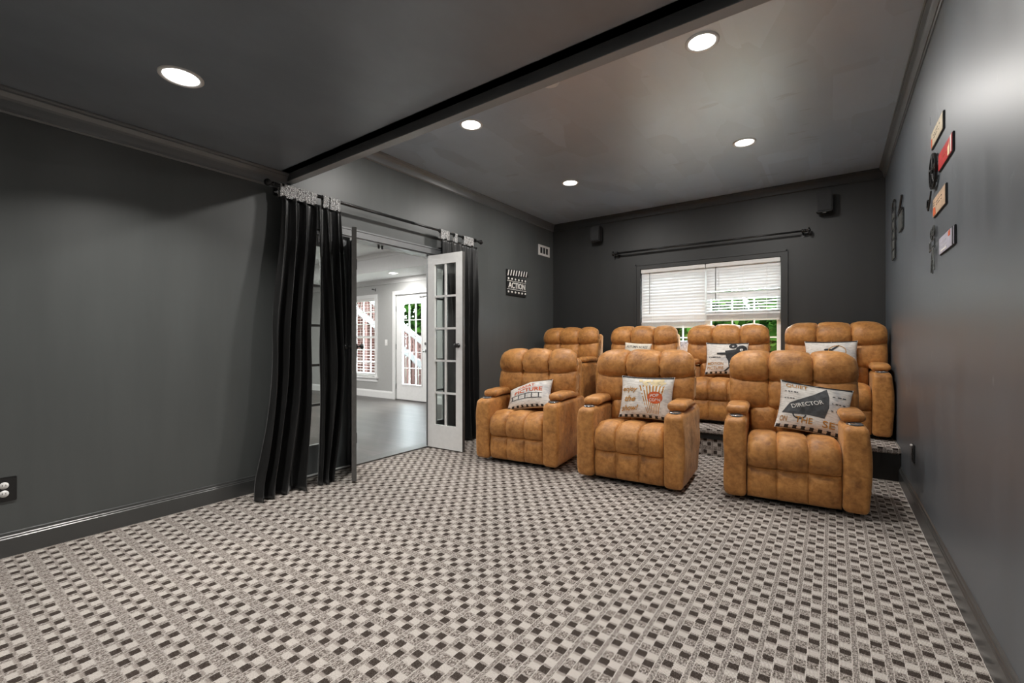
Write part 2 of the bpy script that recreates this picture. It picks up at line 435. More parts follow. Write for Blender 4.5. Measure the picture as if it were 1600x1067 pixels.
def extrude_flat(bm, z0, z1):
    """give flat 2d faces (z=0) a thickness"""
    r = bmesh.ops.extrude_face_region(bm, geom=list(bm.faces)); top = [g for g in r['geom'] if isinstance(g, bmesh.types.BMVert)]
    ts = set(top)
    for v in bm.verts: v.co.z = z1 if v in ts else z0
    return bm

# ------------------------------------------------------------------ room shell
def S(name, dims, mat): return bxo(name, dims, mat, kind='structure')
S('floor', (XL-.0, XR+.0, YF, YB, -.12, 0), M['carpet'])
wl = B()
for d in ((XL-.12, XL, YF, OY0, 0, 3), (XL-.12, XL, OY1, YB+.12, 0, 3), (XL-.12, XL, OY0, OY1, OZ, 3)): box(wl, *d)
obj('wall_left', wl, M['wall'], kind='structure')
S('wall_right', (XR, XR+.12, YF-.1, YB+.12, 0, 3), M['wall_right'])
S('wall_front', (XL-.12, XR+.12, YF-.12, YF, 0, 3), M['wall'])
WX0, WX1, WZ0, WZ1 = -2.083, -.469, .86, 2.06
wb = B()
for d in ((XL, WX0, YB, YB+.14, 0, 3), (WX1, XR, YB, YB+.14, 0, 3), (WX0, WX1, YB, YB+.14, 0, WZ0), (WX0, WX1, YB, YB+.14, WZ1, 3)): box(wb, *d)
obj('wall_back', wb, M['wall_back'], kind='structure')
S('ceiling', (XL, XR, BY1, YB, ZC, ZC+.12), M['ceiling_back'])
fc = B(); box(fc, XL, XR, YF, BY0, ZF, ZF+.1); box(fc, XL, XR, BY1-.12, BY1, ZF, ZC+.12)
obj('ceiling_front', fc, M['ceiling'], kind='structure')
S('trim_1', (XL, XR, BY0, BY1, BZ, ZF), M['trim'])
S('trim_19', (XL+.001, XR-.001, BY0+.001, BY1-.001, BZ-.003, BZ), M['beam'])
bxo('trim_2', (XL+.001, XR-.001, BY1, BY1+.008, BZ+.012, BZ+.14), M['trim'], kind='structure', bev=.003)

# crown moulding
def crown_prof(h, d):
    return [(0, 0), (0, -h), (.006, -h), (.010, -h*.94), (.016, -h*.93), (.018, -h*.80), (d*.38, -h*.66), (d*.46, -h*.50), (d*.55, -h*.40),
            (d*.82, -h*.22), (d*.84, -h*.16), (d*.93, -h*.15), (d, -h*.08), (d, 0)]
def crown(name, p, q, e1, h=.095, d=.055, mat=None):
    bm = extrude_profile(B(), crown_prof(h, d), p, q, e1); return obj(name, bm, mat or M['trim'], kind='structure')
crown('trim_3', (XL, BY1+.008, ZC), (XL, YB, ZC), (1, 0, 0))
crown('trim_4', (XR, BY1+.008, ZC), (XR, YB, ZC), (-1, 0, 0))
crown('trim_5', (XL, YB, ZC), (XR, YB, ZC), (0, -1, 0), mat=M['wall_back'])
crown('trim_6', (XL, YF, ZF), (XL, BY0, ZF), (1, 0, 0), .12, .06)
crown('trim_7', (XR, YF, ZF), (XR, BY0, ZF), (-1, 0, 0), .12, .06)
# baseboards
bp = [(0, 0), (.015, 0), (.015, .092), (.011, .096), (.011, .103), (.007, .107), (.006, .120), (0, .124)]
bb = extrude_profile(B(), bp, (XL, YF, 0), (XL, OY0-.07, 0), (1, 0, 0)); extrude_profile(bb, bp, (XL, OY1+.07, 0), (XL, PY, 0), (1, 0, 0))
obj('baseboard_left', bb, M['base'], kind='structure')
obj('baseboard_right', extrude_profile(B(), bp, (XR, YF, 0), (XR, PY+.1, 0), (-1, 0, 0)), M['base'], kind='structure')

# seating platform: carpeted deck with a nosing over a black strip standing for its shade and a carpeted riser
pf = B(); box(pf, XL+.001, XR-.001, PY+.02, YB-.001, 0.001, PZ-.002)
platform = thing('seating_platform', 'raised carpeted platform carrying the back row of recliners', 'platform')
obj('platform_box', pf, M['carpet'], platform)
bxo('platform_nosing', (XL+.001, XR-.001, PY-.02, YB-.002, PZ-.045, PZ), M['carpet'], platform, bev=.01)
bxo('shade_strip', (XL+.002, XR-.002, PY+.004, PY+.03, PZ-.10, PZ-.045), M['black_plastic'], platform)
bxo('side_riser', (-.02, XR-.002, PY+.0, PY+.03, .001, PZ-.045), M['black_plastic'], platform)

# ------------------------------------------------------------------ back window with blinds
win = sroot('window_1')
wf = B()
cs = .062
for d in ((WX0-cs, WX0, YB-.022, YB, WZ0-.02, WZ1+cs), (WX1, WX1+cs, YB-.022, YB, WZ0-.02, WZ1+cs), (WX0, WX1, YB-.022, YB, WZ1, WZ1+cs)):
    box(wf, *d)
for d in ((WX0-cs-.006, WX0-cs+.012, YB-.03, YB-.001, WZ0, WZ1+cs+.006), (WX1+cs-.012, WX1+cs+.006, YB-.03, YB-.001, WZ0, WZ1+cs+.006), (WX0-cs, WX1+cs, YB-.03, YB-.001, WZ1+cs-.012, WZ1+cs+.006)):
    box(wf, *d)
obj('window_casing', wf, M['wall_back'], win)
bxo('window_sill', (WX0-.08, WX1+.08, YB-.14, YB+.06, WZ0-.03, WZ0), M['white_trim'], win, bev=.004)
wm = -1.27
sf = B()
for x0, x1 in ((WX0+.002, WX0+.045), (wm-.05, wm+.05), (WX1-.045, WX1-.002)): box(sf, x0, x1, YB+.05, YB+.12, WZ0+.001, WZ1-.001)
for z0, z1 in ((WZ0+.001, WZ0+.05), (1.43, 1.475), (WZ1-.045, WZ1-.001)): box(sf, WX0+.045, wm-.05, YB+.055, YB+.115, z0, z1); box(sf, wm+.05, WX1-.045, YB+.055, YB+.115, z0, z1)
for xa, xb in ((WX0+.045, wm-.05), (wm+.05, WX1-.045)):
    for k in (1, 2):
        x = xa+(xb-xa)*k/3
        box(sf, x-.008, x+.008, YB+.075, YB+.095, WZ0+.05, WZ1-.045)
    for z in (1.15, 1.75): box(sf, xa, xb, YB+.075, YB+.095, z-.008, z+.008)
obj('sash', sf, M['white_trim'], win)
gp = B(); box(gp, WX0+.04, wm-.045, YB+.083, YB+.087, WZ0+.04, WZ1-.04); box(gp, wm+.045, WX1-.04, YB+.083, YB+.087, WZ0+.04, WZ1-.04)
obj('glass', gp, M['glass'], win)

def blind(x0, x1, zb, openrows, label, wand_x):
    t = thing('window_blind', label, 'blind', ((x0+x1)/2, YB+.02, WZ1), 0, None)
    w = (x1-x0)/2
    bxo('headrail', (-w, w, -.028, .022, -.052, -.004), M['white_plastic'], t, bev=.003)
    h = WZ1-zb; sl = B(); stack = .075; ztop = -.075; zbot = -(h-stack-.01); n = 17
    for i in range(n):
        z = ztop+(zbot-ztop)*i/(n-1); a = R(20 if i in openrows else 76); c, s = math.cos(a), math.sin(a); m = 12
        rows = []
        for k in range(5):
            f = (k/4-.5)*.05; bow = .003*(1-(2*(k/4)-1)**2)
            rows.append([sl.verts.new((-w+.004+(2*w-.008)*j/m, f*c-bow*s, z+f*s+bow*c+.0015*math.sin(j*1.3+i*2))) for j in range(m+1)])
        for k in range(4):
            for j in range(m): sl.faces.new((rows[k][j], rows[k][j+1], rows[k+1][j+1], rows[k+1][j]))
    for k in range(11):
        z = -(h-.022)+k*.0052; box(sl, -w+.004, w-.004, -.025+.002*math.sin(k*2), .025, z, z+.003)
    obj('slats', sl, M['slat'], t, solid=0)
    bxo('bottom_rail', (-w+.003, w-.003, -.027, .027, -h, -h+.018), M['white_plastic'], t, bev=.003)
    ct = B()
    for x in (-w*.62, w*.05, w*.66): tube(ct, (x, -.03, -.05), (x, -.03, -h+.01), .0018, 6)
    obj('ladder_cord', ct, M['white_plastic'], t)
    obj('tilt_wand', tube(B(), (wand_x, -.04, -.06), (wand_x, -.04, -.60), .0045, 8), M['grey_metal'], t)
blind(WX0+.006, wm-.006, 1.275, (), 'left white slatted blind, fully closed and hanging lower', -.28)
blind(wm+.006, WX1-.006, 1.35, (8, 11, 12, 13, 14, 15), 'right white slatted blind with a few lower slats open', -.28)

# rods
def rod(name, label, p, q, wall_dir, finial, r=.0125, hw=.1):
    p, q = Vector(p), Vector(q); t = thing(name, label, 'curtain rod', p); d = (q-p).normalized(); L = (q-p).length
    rb = tube(B(), (0, 0, 0), (q-p)*.58, r, 20); tube(rb, (q-p)*.55, q-p, r*.82, 20); obj('pole', rb, M['black_metal'], t, True)
    ax = 'X' if abs(d.x) > .5 else 'Y'
    for s, base in ((-1, Vector((0, 0, 0))), (1, q-p)):
        if finial == 'ball': prof = [(.004, -.004), (.014, 0), (.016, .008), (.009, .014), (.009, .02), (.020, .028), (.026, .040), (.026, .050), (.018, .062), (.004, .068)]
        else: prof = [(.014, -.05), (.019, -.045), (.019, -.035), (.014, -.03), (.014, -.012), (.032, -.008), (.032, .004), (.014, .008), (.014, .014)]
        bm = lathe(B(), [(a, b*s) for a, b in prof], base, ax, 24); obj('finial', bm, M['black_metal'], t, True)
        bo = base-d*s*(-.05) if False else base - s*d*.06
        w = Vector(wall_dir)*hw
        bb = tube(B(), bo-Vector((0, 0, .012)), bo-Vector((0, 0, .012))+w*.97, .007, 10)
        lathe(bb, [(r+.003, -.008), (r+.008, -.008), (r+.008, .008), (r+.003, .008)], bo, ax, 20)
        c = bo+w*.965-Vector((0, 0, .012)); 
        if ax == 'Y': box(bb, c.x-.003, c.x+.003, c.y-.014, c.y+.014, c.z-.04, c.z+.03)
        else: box(bb, c.x-.014, c.x+.014, c.y-.003, c.y+.003, c.z-.04, c.z+.03)
        obj('bracket', bb, M['black_metal'], t)
    return t
RX, RZ = -3.335, 2.258
rod('curtain_rod', 'long black rod with round finials above the french doors', (RX, 1.66, RZ), (RX, 4.0, RZ), (-1, 0, 0), 'ball', .0135, .1)
rod('curtain_rod', 'bare black rod on the back wall above the window', (-2.44, YB-.085, 2.30), (-.20, YB-.085, 2.30), (0, 1, 0), 'disc', .0125, .085)

# ------------------------------------------------------------------ curtains
def curtain(label, top, mid, bot, zt, seed, folds, tabs, xb=0, puddle=.03, amp=.032):
    """top/mid/bot = (y0,y1) spans; velvet sheet of deep folds"""
    t = thing('curtain', label, 'curtain', (RX, (top[0]+top[1])/2, 0)); yo = (top[0]+top[1])/2
    bm = B(); NU, NV = 120, 60; G = []
    for j in range(NV+1):
        v = j/NV; z = zt*(1-v)
        if v < .5: f = v/.5; f = f*f*(3-2*f); a, b = [top[k]+(mid[k]-top[k])*f for k in (0, 1)]
        else: f = (v-.5)/.5; a, b = [mid[k]+(bot[k]-mid[k])*f*f for k in (0, 1)]
        row = []
        for i in range(NU+1):
            u = i/NU; ph = u*folds*2*math.pi*(1-.0*v)+.9*noise.noise(Vector((u*3, v*1.7, seed)))*3
            A = amp*(.45+.55*min(1, v*3)+.35*v)*(1+.5*noise.noise(Vector((u*5, v*1.2, seed+9))))
            x = A*math.sin(ph)+.008*noise.noise(Vector((u*9, v*5, seed)))
            y = a+(b-a)*u+.010*math.cos(ph*1.0)-yo
            zz = z
            if v > .93: k = (v-.93)/.07; x += k*k*puddle*(.6+.4*math.sin(u*7+seed)); y += k*.012*math.sin(u*17+seed)
            row.append(bm.verts.new((x+xb*v+.014, y, max(.006, zz+.004))))
        G.append(row)
    for j in range(NV):
        for i in range(NU): bm.faces.new((G[j][i], G[j][i+1], G[j+1][i+1], G[j+1][i]))
    obj('velvet_sheet', bm, M['velvet'], t, True, solid=.004)
    for (y0, y1) in tabs:
        tb = B(); n = 20; w = y1-y0; rr = .020
        A = []
        for k in range(2):
            ring = []
            for yy in (y0-yo, y1-yo):
                r_ = rr-(.003 if k else 0)
                pr = [(r_*math.cos(math.pi*i/10), RZ+r_*math.sin(math.pi*i/10)) for i in range(11)]+[(-r_*.75, zt-.004), (r_*.75, zt-.004)]
                ring.append([tb.verts.new((x, yy, z)) for x, z in pr])
            A.append(ring)
        m = len(A[0][0])
        for k in range(2):
            for i in range(m): tb.faces.new((A[k][0][i], A[k][0][(i+1) % m], A[k][1][(i+1) % m], A[k][1][i]))
        for e in range(2):
            for i in range(m): tb.faces.new((A[0][e][i], A[0][e][(i+1) % m], A[1][e][(i+1) % m], A[1][e][i]))
        obj('sequin_tab', tb, M['glitter'], t)
ZT = 2.178
curtain('black velvet curtain nearest the left wall, flaring to the floor', (1.70, 1.985), (1.61, 1.90), (1.45, 1.83), ZT, 1, 3.4,
        [(1.70, 1.765), (1.767, 1.832), (1.834, 1.893), (1.895, 1.938), (1.942, 1.99)], .09, .04, .044)
curtain('narrow black velvet curtain touching the left open glass door', (1.99, 2.20), (1.98, 2.21), (1.93, 2.06), ZT, 4.3, 2.8,
        [(2.045, 2.095), (2.105, 2.15), (2.153, 2.195)], .10, .05, .034)
curtain('black velvet curtain behind the white open glass door', (3.40, 3.95), (3.46, 3.93), (3.44, 3.95), ZT, 7.7, 5,
        [(3.37, 3.43), (3.432, 3.50), (3.585, 3.625), (3.73, 3.80), (3.803, 3.895)], .02, .02, .034)

# ------------------------------------------------------------------ french doors
jb = B()
for d in ((XL-.13, XL+.004, OY0-.012, OY0+.012, 0, OZ), (XL-.13, XL+.004, OY1-.012, OY1+.012, 0, OZ), (XL-.13, XL+.004, OY0, OY1, OZ-.012, OZ+.012),
          (XL, XL+.018, OY0-.07, OY0, 0, OZ+.06), (XL, XL+.018, OY1, OY1+.07, 0, OZ+.06), (XL, XL+.018, OY0-.07, OY1+.07, OZ, OZ+.06),
          (XL, XL+.024, OY0-.075, OY1+.075, OZ+.055, OZ+.068)): box(jb, *d)
obj('trim_8', jb, M['trim'], kind='structure')
pb = B()
for y, d in ((2.385, .11), (3.325, .03)): box(pb, XL-d, XL+.002, y-.02, y+.0, 0, OZ-.012)
obj('trim_9', pb, M['trim'], kind='structure')
bxo('trim_10', (XL-.125, XL+.008, OY0+.012, OY1-.012, .0, .012), M['door_edge'], kind='structure')
bxo('trim_11', (XL-.012, XL+.010, OY0+.014, 2.364, .012, .020), M['white_trim'], kind='structure')
LH, LW, LT = 1.99, .46, .036
def leafdoor(name, loc, rz, matf, matb, w=LW, knob=True, hinge=True, edge=None):
    """leaf lies along local +x from its hinge, face 'matb' on -y"""
    r = sroot(name, loc, rz)
    zs0 = .012; st, tr, brl, mu = .095, .10, .235, .020
    gx0, gx1 = st, w-st+.012; gz0, gz1 = zs0+brl, LH-tr
    def frame(y0, y1, m, nm):
        bm = B(); box(bm, 0, gx0, y0, y1, zs0, LH); box(bm, gx1, w, y0, y1, zs0, LH); box(bm, gx0, gx1, y0, y1, zs0, gz0); box(bm, gx0, gx1, y0, y1, gz1, LH)
        cx = (gx0+gx1)/2; box(bm, cx-mu/2, cx+mu/2, y0+.004, y1-.004, gz0, gz1)
        for k in range(1, 5):
            z = gz0+(gz1-gz0)*k/5; box(bm, gx0, gx1, y0+.004, y1-.004, z-mu/2, z+mu/2)
        # glazing beads
        return obj(nm, bm, m, r)
    frame(-LT/2, 0, matb, 'door_face'); frame(0.0002, LT/2, matf, 'door_face')
    bm = B(); cx = (gx0+gx1)/2
    obj('glass', box(bm, gx0-.004, gx1+.004, -.002, .002, gz0-.004, gz1+.004), M['glass'], r)
    bxo('edge_strip', (w, w+.0025, -LT/2, LT/2, zs0, LH), edge or M['door_edge'], r)
    if knob:
        for s in (-1, 1):
            kb = lathe(B(), [(.024, s*LT/2), (.024, s*(LT/2+.006)), (.009, s*(LT/2+.010)), (.008, s*(LT/2+.026)), (.020, s*(LT/2+.032)), (.024, s*(LT/2+.042)), (.018, s*(LT/2+.052)), (.003, s*(LT/2+.055))], (w-.05, 0, 1.06), 'Y', 20)
            obj('knob', kb, M['black_metal'], r, True)
    if hinge:
        for z in (.25, 1.0, 1.78):
            obj('hinge', tube(B(), (-.006, LT/2+.003, z-.045), (-.006, LT/2+.003, z+.045), .006, 10), M['black_metal'], r)
    return r
# right leaf: hinge at Y=3.30, opened square into the room; white back faces the camera
leafdoor('door_1', (XL+.012, 3.303, 0), R(2.5), M['trim'], M['white_door'])
# left leaf: hinge at Y=2.40, seen edge-on
leafdoor('door_2', (XL+.012, 2.398, 0), R(-34.75), M['white_door'], M['trim'], .485)
# fixed side leaves in the wall plane
leafdoor('door_3', (XL-.05, 1.895, 0), R(90), M['white_door'], M['trim'], .465, False, False)
leafdoor('door_4', (XL-.05, 3.34, 0), R(90), M['white_door'], M['trim'], .465, False, False)
for y in (2.72, 2.76): obj('trim_12', lathe(B(), [(.002, -.03), (.010, -.028), (.010, 0)], (XL-.06, y, OZ-.012), 'Z', 12), M['black_metal'], kind='structure')

# ------------------------------------------------------------------ adjoining bright room
AX0, AX1, AY0, AY1, AZS, AZT = -11.0, XL-.12, -.6, 5.65, 2.30, 2.60
S('floor_adjoining', (AX0, AX1+.121, AY0, AY1, -.12, -.001), M['wood'])
bpy.data.objects['floor_adjoining'].location = (0, 0, 0)
aw = B()
HX0, HX1, HZ0, HZ1 = -8.30, -7.36, .42, 1.96       # its window
DX0, DX1, DZ1 = -6.76, -5.90, 1.985                 # its glazed door
for d in ((AX0, HX0, AY1, AY1+.12, 0, 2.8), (HX1, DX0, AY1, AY1+.12, 0, 2.8), (DX1, AX1, AY1, AY1+.12, 0, 2.8), (HX0, HX1, AY1, AY1+.12, 0, HZ0), (HX0, HX1, AY1, AY1+.12, HZ1, 2.8), (DX0, DX1, AY1, AY1+.12, DZ1, 2.8)): box(aw, *d)
obj('wall_adjoining_back', aw, M['grey_wall'], kind='structure')
S('wall_adjoining_left', (AX0-.12, AX0, AY0, AY1, 0, 2.8), M['grey_wall'])
S('wall_adjoining_front', (AX0, AX1, AY0-.12, AY0, 0, 2.8), M['grey_wall'])
ab = B()
for d in ((AX1-.01, AX1-.0005, AY0, OY0, 0, 2.8), (AX1-.01, AX1-.0005, OY1, AY1, 0, 2.8), (AX1-.01, AX1-.0005, OY0, OY1, OZ+.012, 2.8)): box(ab, *d)
obj('wall_adjoining_right', ab, M['grey_wall'], kind='structure')
TX0, TX1, TY0, TY1 = -10.0, -4.79, .6, 4.92
ac = B()
for d in ((AX0, TX0, AY0, AY1, AZS, AZS+.04), (TX1, AX1, AY0, AY1, AZS, AZS+.04), (TX0, TX1, AY0, TY0, AZS, AZS+.04), (TX0, TX1, TY1, AY1, AZS, AZS+.04), (TX0, TX1, TY0, TY1, AZT, AZT+.1),
          (TX0, TX1, TY1, TY1+.04, AZS+.04, AZT), (TX0, TX1, TY0-.04, TY0, AZS+.04, AZT), (TX0-.04, TX0, TY0-.04, TY1+.04, AZS+.04, AZT), (TX1, TX1+.04, TY0-.04, TY1+.04, AZS+.04, AZT)): box(ac, *d)
obj('ceiling_adjoining', ac, M['white_ceiling'], kind='structure')
cw = lambda n, p, q, e, h=.09, d=.06: crown(n, p, q, e, h, d, M['white_trim'])
cw('trim_13', (AX0, AY1, AZS), (AX1, AY1, AZS), (0, -1, 0))
cw('trim_14', (TX0, TY1, AZT), (TX1, TY1, AZT), (0, -1, 0), .07, .05)
cw('trim_15', (TX1, TY0, AZT), (TX1, TY1, AZT), (-1, 0, 0), .07, .05)
cw('trim_16', (AX1-.01, AY0, AZS), (AX1-.01, AY1, AZS), (-1, 0, 0))
bx = B()
for a, b in ((AX0, DX0-.07), (DX1+.07, AX1-.01)): extrude_profile(bx, [(0, 0), (.015, 0), (.015, .11), (.006, .14), (0, .14)], (a, AY1, 0), (b, AY1, 0), (0, -1, 0))
obj('baseboard_adjoining', bx, M['white_trim'], kind='structure')
w2 = sroot('window_2')
c2 = B()
for d in ((HX0-.07, HX0, AY1-.02, AY1, HZ0-.02, HZ1+.07), (HX1, HX1+.07, AY1-.02, AY1, HZ0-.02, HZ1+.07), (HX0, HX1, AY1-.02, AY1, HZ1, HZ1+.07), (HX0-.09, HX1+.09, AY1-.05, AY1, HZ0-.05, HZ0-.02), (HX0-.07, HX1+.07, AY1-.016, AY1, HZ0-.12, HZ0-.05)): box(c2, *d)
obj('window_casing', c2, M['white_trim'], w2)
s2 = B()
for d in ((HX0, HX0+.04, AY1+.04, AY1+.09, HZ0, HZ1), (HX1-.04, HX1, AY1+.04, AY1+.09, HZ0, HZ1), (HX0, HX1, AY1+.04, AY1+.09, HZ0, HZ0+.04), (HX0, HX1, AY1+.04, AY1+.09, HZ1-.04, HZ1), (HX0, HX1, AY1+.04, AY1+.09, 1.17, 1.21)): box(s2, *d)
for k in range(1, 4): x = HX0+(HX1-HX0)*k/4; box(s2, x-.009, x+.009, AY1+.055, AY1+.075, HZ0, HZ1)
for z in (.68, .93, 1.45, 1.70): box(s2, HX0, HX1, AY1+.055, AY1+.075, z-.009, z+.009)
obj('sash', s2, M['white_trim'], w2)
obj('glass', box(B(), HX0+.03, HX1-.03, AY1+.063, AY1+.067, HZ0+.03, HZ1-.03), M['glass'], w2)
t = thing('window_blind', 'white open slat blind on the window in the bright next room', 'blind', ((HX0+HX1)/2, AY1+.02, HZ1))
hw = (HX1-HX0)/2-.01; bm = B()
for i in range(26): z = -.05-i*.0575; box(bm, -hw, hw, -.022, .022, z, z+.003)
obj('slats', bm, M['white_plastic'], t); bxo('headrail', (-hw, hw, -.025, .025, -.04, -.002), M['white_plastic'], t)
bm = B()
for x in (-hw*.7, 0, hw*.7): tube(bm, (x, -.024, -.03), (x, -.024, -1.5), .0015, 6)
obj('ladder_cord', bm, M['white_plastic'], t)
for x in (-8.25, -7.36):
    bm = tube(B(), (0, 0, 0), (0, -.07, 0), .006, 8); box(bm, -.01, .01, -.004, 0, -.03, .03); tube(bm, (-.02, -.07, .008), (.02, -.07, .008), .009, 8)
    o = obj('curtain_bracket', bm, M['black_metal']); o.location = (x, AY1, 2.12)
    tag(o, 'small black curtain bracket above the %s end of the window in the next room' % ('far left' if x < -8 else 'right'), 'bracket')
# glazed exterior door
d5 = sroot('door_5', (DX0, AY1+.04, 0))
W5 = DX1-DX0; fr = B(); gx0, gx1, gz0, gz1 = .17, W5-.17, .30, 1.80
for d in ((.003, gx0, -.02, .02, .01, DZ1-.004), (gx1, W5-.003, -.02, .02, .01, DZ1-.004), (gx0, gx1, -.02, .02, .01, gz0), (gx0, gx1, -.02, .02, gz1, DZ1-.004)): box(fr, *d)
for d in ((gx0-.02, gx0, -.028, -.02, gz0-.02, gz1+.02), (gx1, gx1+.02, -.028, -.02, gz0-.02, gz1+.02), (gx0, gx1, -.028, -.02, gz0-.02, gz0), (gx0, gx1, -.028, -.02, gz1, gz1+.02)): box(fr, *d)
for k in (1, 2): x = gx0+(gx1-gx0)*k/3; box(fr, x-.006, x+.006, -.014, .014, gz0, gz1)
for k in range(1, 5): z = gz0+(gz1-gz0)*k/5; box(fr, gx0, gx1, -.014, .014, z-.006, z+.006)
obj('door_panel', fr, M['white_door'], d5)
obj('glass', box(B(), gx0, gx1, -.002, .002, gz0, gz1), M['glass'], d5)
kb = lathe(B(), [(.028, -.02), (.028, -.028), (.01, -.03), (.01, -.05), (.026, -.06), (.026, -.075), (.005, -.085)], (W5-.06, 0, .93), 'Y', 18); lathe(kb, [(.026, -.02), (.026, -.034), (.003, -.036)], (W5-.06, 0, 1.06), 'Y', 18)
obj('door_knob', kb, M['chrome'], d5)
bm = tube(B(), (W5-.22, -.03, DZ1-.075), (W5-.02, -.03, DZ1-.06), .008, 8); tube(bm, (W5-.2, -.045, DZ1-.06), (W5-.1, -.03, DZ1-.08), .005, 8); obj('door_closer', bm, M['grey_metal'], d5)
bm = B()
for z in (.25, 1.0, 1.72): tube(bm, (.0, -.026, z-.05), (.0, -.026, z+.05), .007, 8)
obj('hinge', bm, M['grey_metal'], d5)
c5 = B()
for d in ((DX0-.07, DX0, AY1-.02, AY1, 0, DZ1+.07), (DX1, DX1+.07, AY1-.02, AY1, 0, DZ1+.07), (DX0, DX1, AY1-.02, AY1, DZ1, DZ1+.07)): box(c5, *d)
obj('trim_17', c5, M['white_trim'], kind='structure')
bxo('trim_18', (DX0, DX1, AY1-.01, AY1+.1, 0, .012), M['door_edge'], kind='structure')
t = thing('light_switch', 'white light switch on the pale wall beside the glazed exterior door', 'switch', (-7.03, AY1, 1.08))
bxo('switch_plate', (-.036, .036, -.006, 0, -.058, .058), M['white_plastic'], t, bev=.002); bxo('switch_toggle', (-.006, .006, -.016, -.006, -.012, .012), M['white_trim'], t)

# ------------------------------------------------------------------ lamps
def recessed(x, y, z, w, label, grp='recessed ceiling lamps', r=.093, col=(1, .965, .92), spread=180):
    t = thing('recessed_lamp', label, 'ceiling light', (x, y, z), 0, grp)
    obj('trim_ring', lathe(B(), [(r, 0), (r, -.004), (r-.004, -.007), (r-.018, -.005), (r-.021, .0), (r-.021, .001)], (0, 0, 0), 'Z', 40, False), M['white_plastic'], t, True)
    lens = obj('lens', lathe(B(), [(r-.0205, -.0005), (r-.0205, -.003), (.001, -.0035)], (0, 0, 0), 'Z', 40), M['lamp'], t)
    ld = bpy.data.lights.new('lamp_light', 'AREA'); ld.shape = 'DISK'; ld.size = .14; ld.energy = w; ld.color = col; ld.spread = R(spread)
    lo = bpy.data.objects.new('lamp_light', ld); link(lo, t); lo.location = (0, 0, -.012)
recessed(-2.571, .836, ZF, CAN_W*.8, 'lit recessed lamp in the low front ceiling, far left of the photo', spread=125)
recessed(-.62, .836, ZF, CAN_W*.65, 'added unseen recessed lamp in the low front ceiling above the camera', spread=125)  # out of view, added to light the front and match its neighbour
recessed(-2.571, -1.2, ZF, CAN_W*.6, 'added unseen recessed lamp in the low front ceiling behind the camera, left')  # unseen second row, added for light from behind the camera
recessed(-.62, -1.2, ZF, CAN_W*.6, 'added unseen recessed lamp in the low front ceiling behind the camera, right')
recessed(-2.37, 2.75, ZC, CAN_W, 'lit recessed lamp just behind the ceiling beam, nearest the french doors')
recessed(-.618, 2.775, ZC, CAN_W, 'largest lit recessed lamp in the tall ceiling, just behind the beam at right')
recessed(-2.35, 4.393, ZC, CAN_W, 'small lit recessed lamp near the back left corner of the tall ceiling')
recessed(-.627, 4.392, ZC, CAN_W, 'lit recessed lamp above the back row of recliners at right')
o = obj('round_ceiling_fixture', lathe(B(), [(.001, -.03), (.04, -.03), (.058, -.022), (.064, -.006), (.066, 0), (.001, 0)], (0, 0, 0), 'Z', 32), M['white_plastic'], smooth=True)  # round white ceiling fitting, only its edge in view
o.location = (-1.535, 2.59, ZC); tag(o, 'white round ceiling fixture peeking out beside the beam', 'ceiling fixture')
recessed(-6.26, 5.18, AZS, ROOM_W*.3, 'recessed lamp in the white soffit of the next room', 'recessed lamps of the next room', col=(1, .98, .95))
for x, y in ((-8.6, 2.8), (-6.2, 2.8), (-6.2, 1.2)): recessed(x, y, AZT, ROOM_W, 'unseen lamp added to the white tray ceiling of the next room, ' + ('farthest from the doors' if x < -8 else 'level with the doors' if y > 2 else 'nearest its front wall'), 'recessed lamps of the next room', col=(1, .98, .95))  # hidden lamps added to brighten the next room

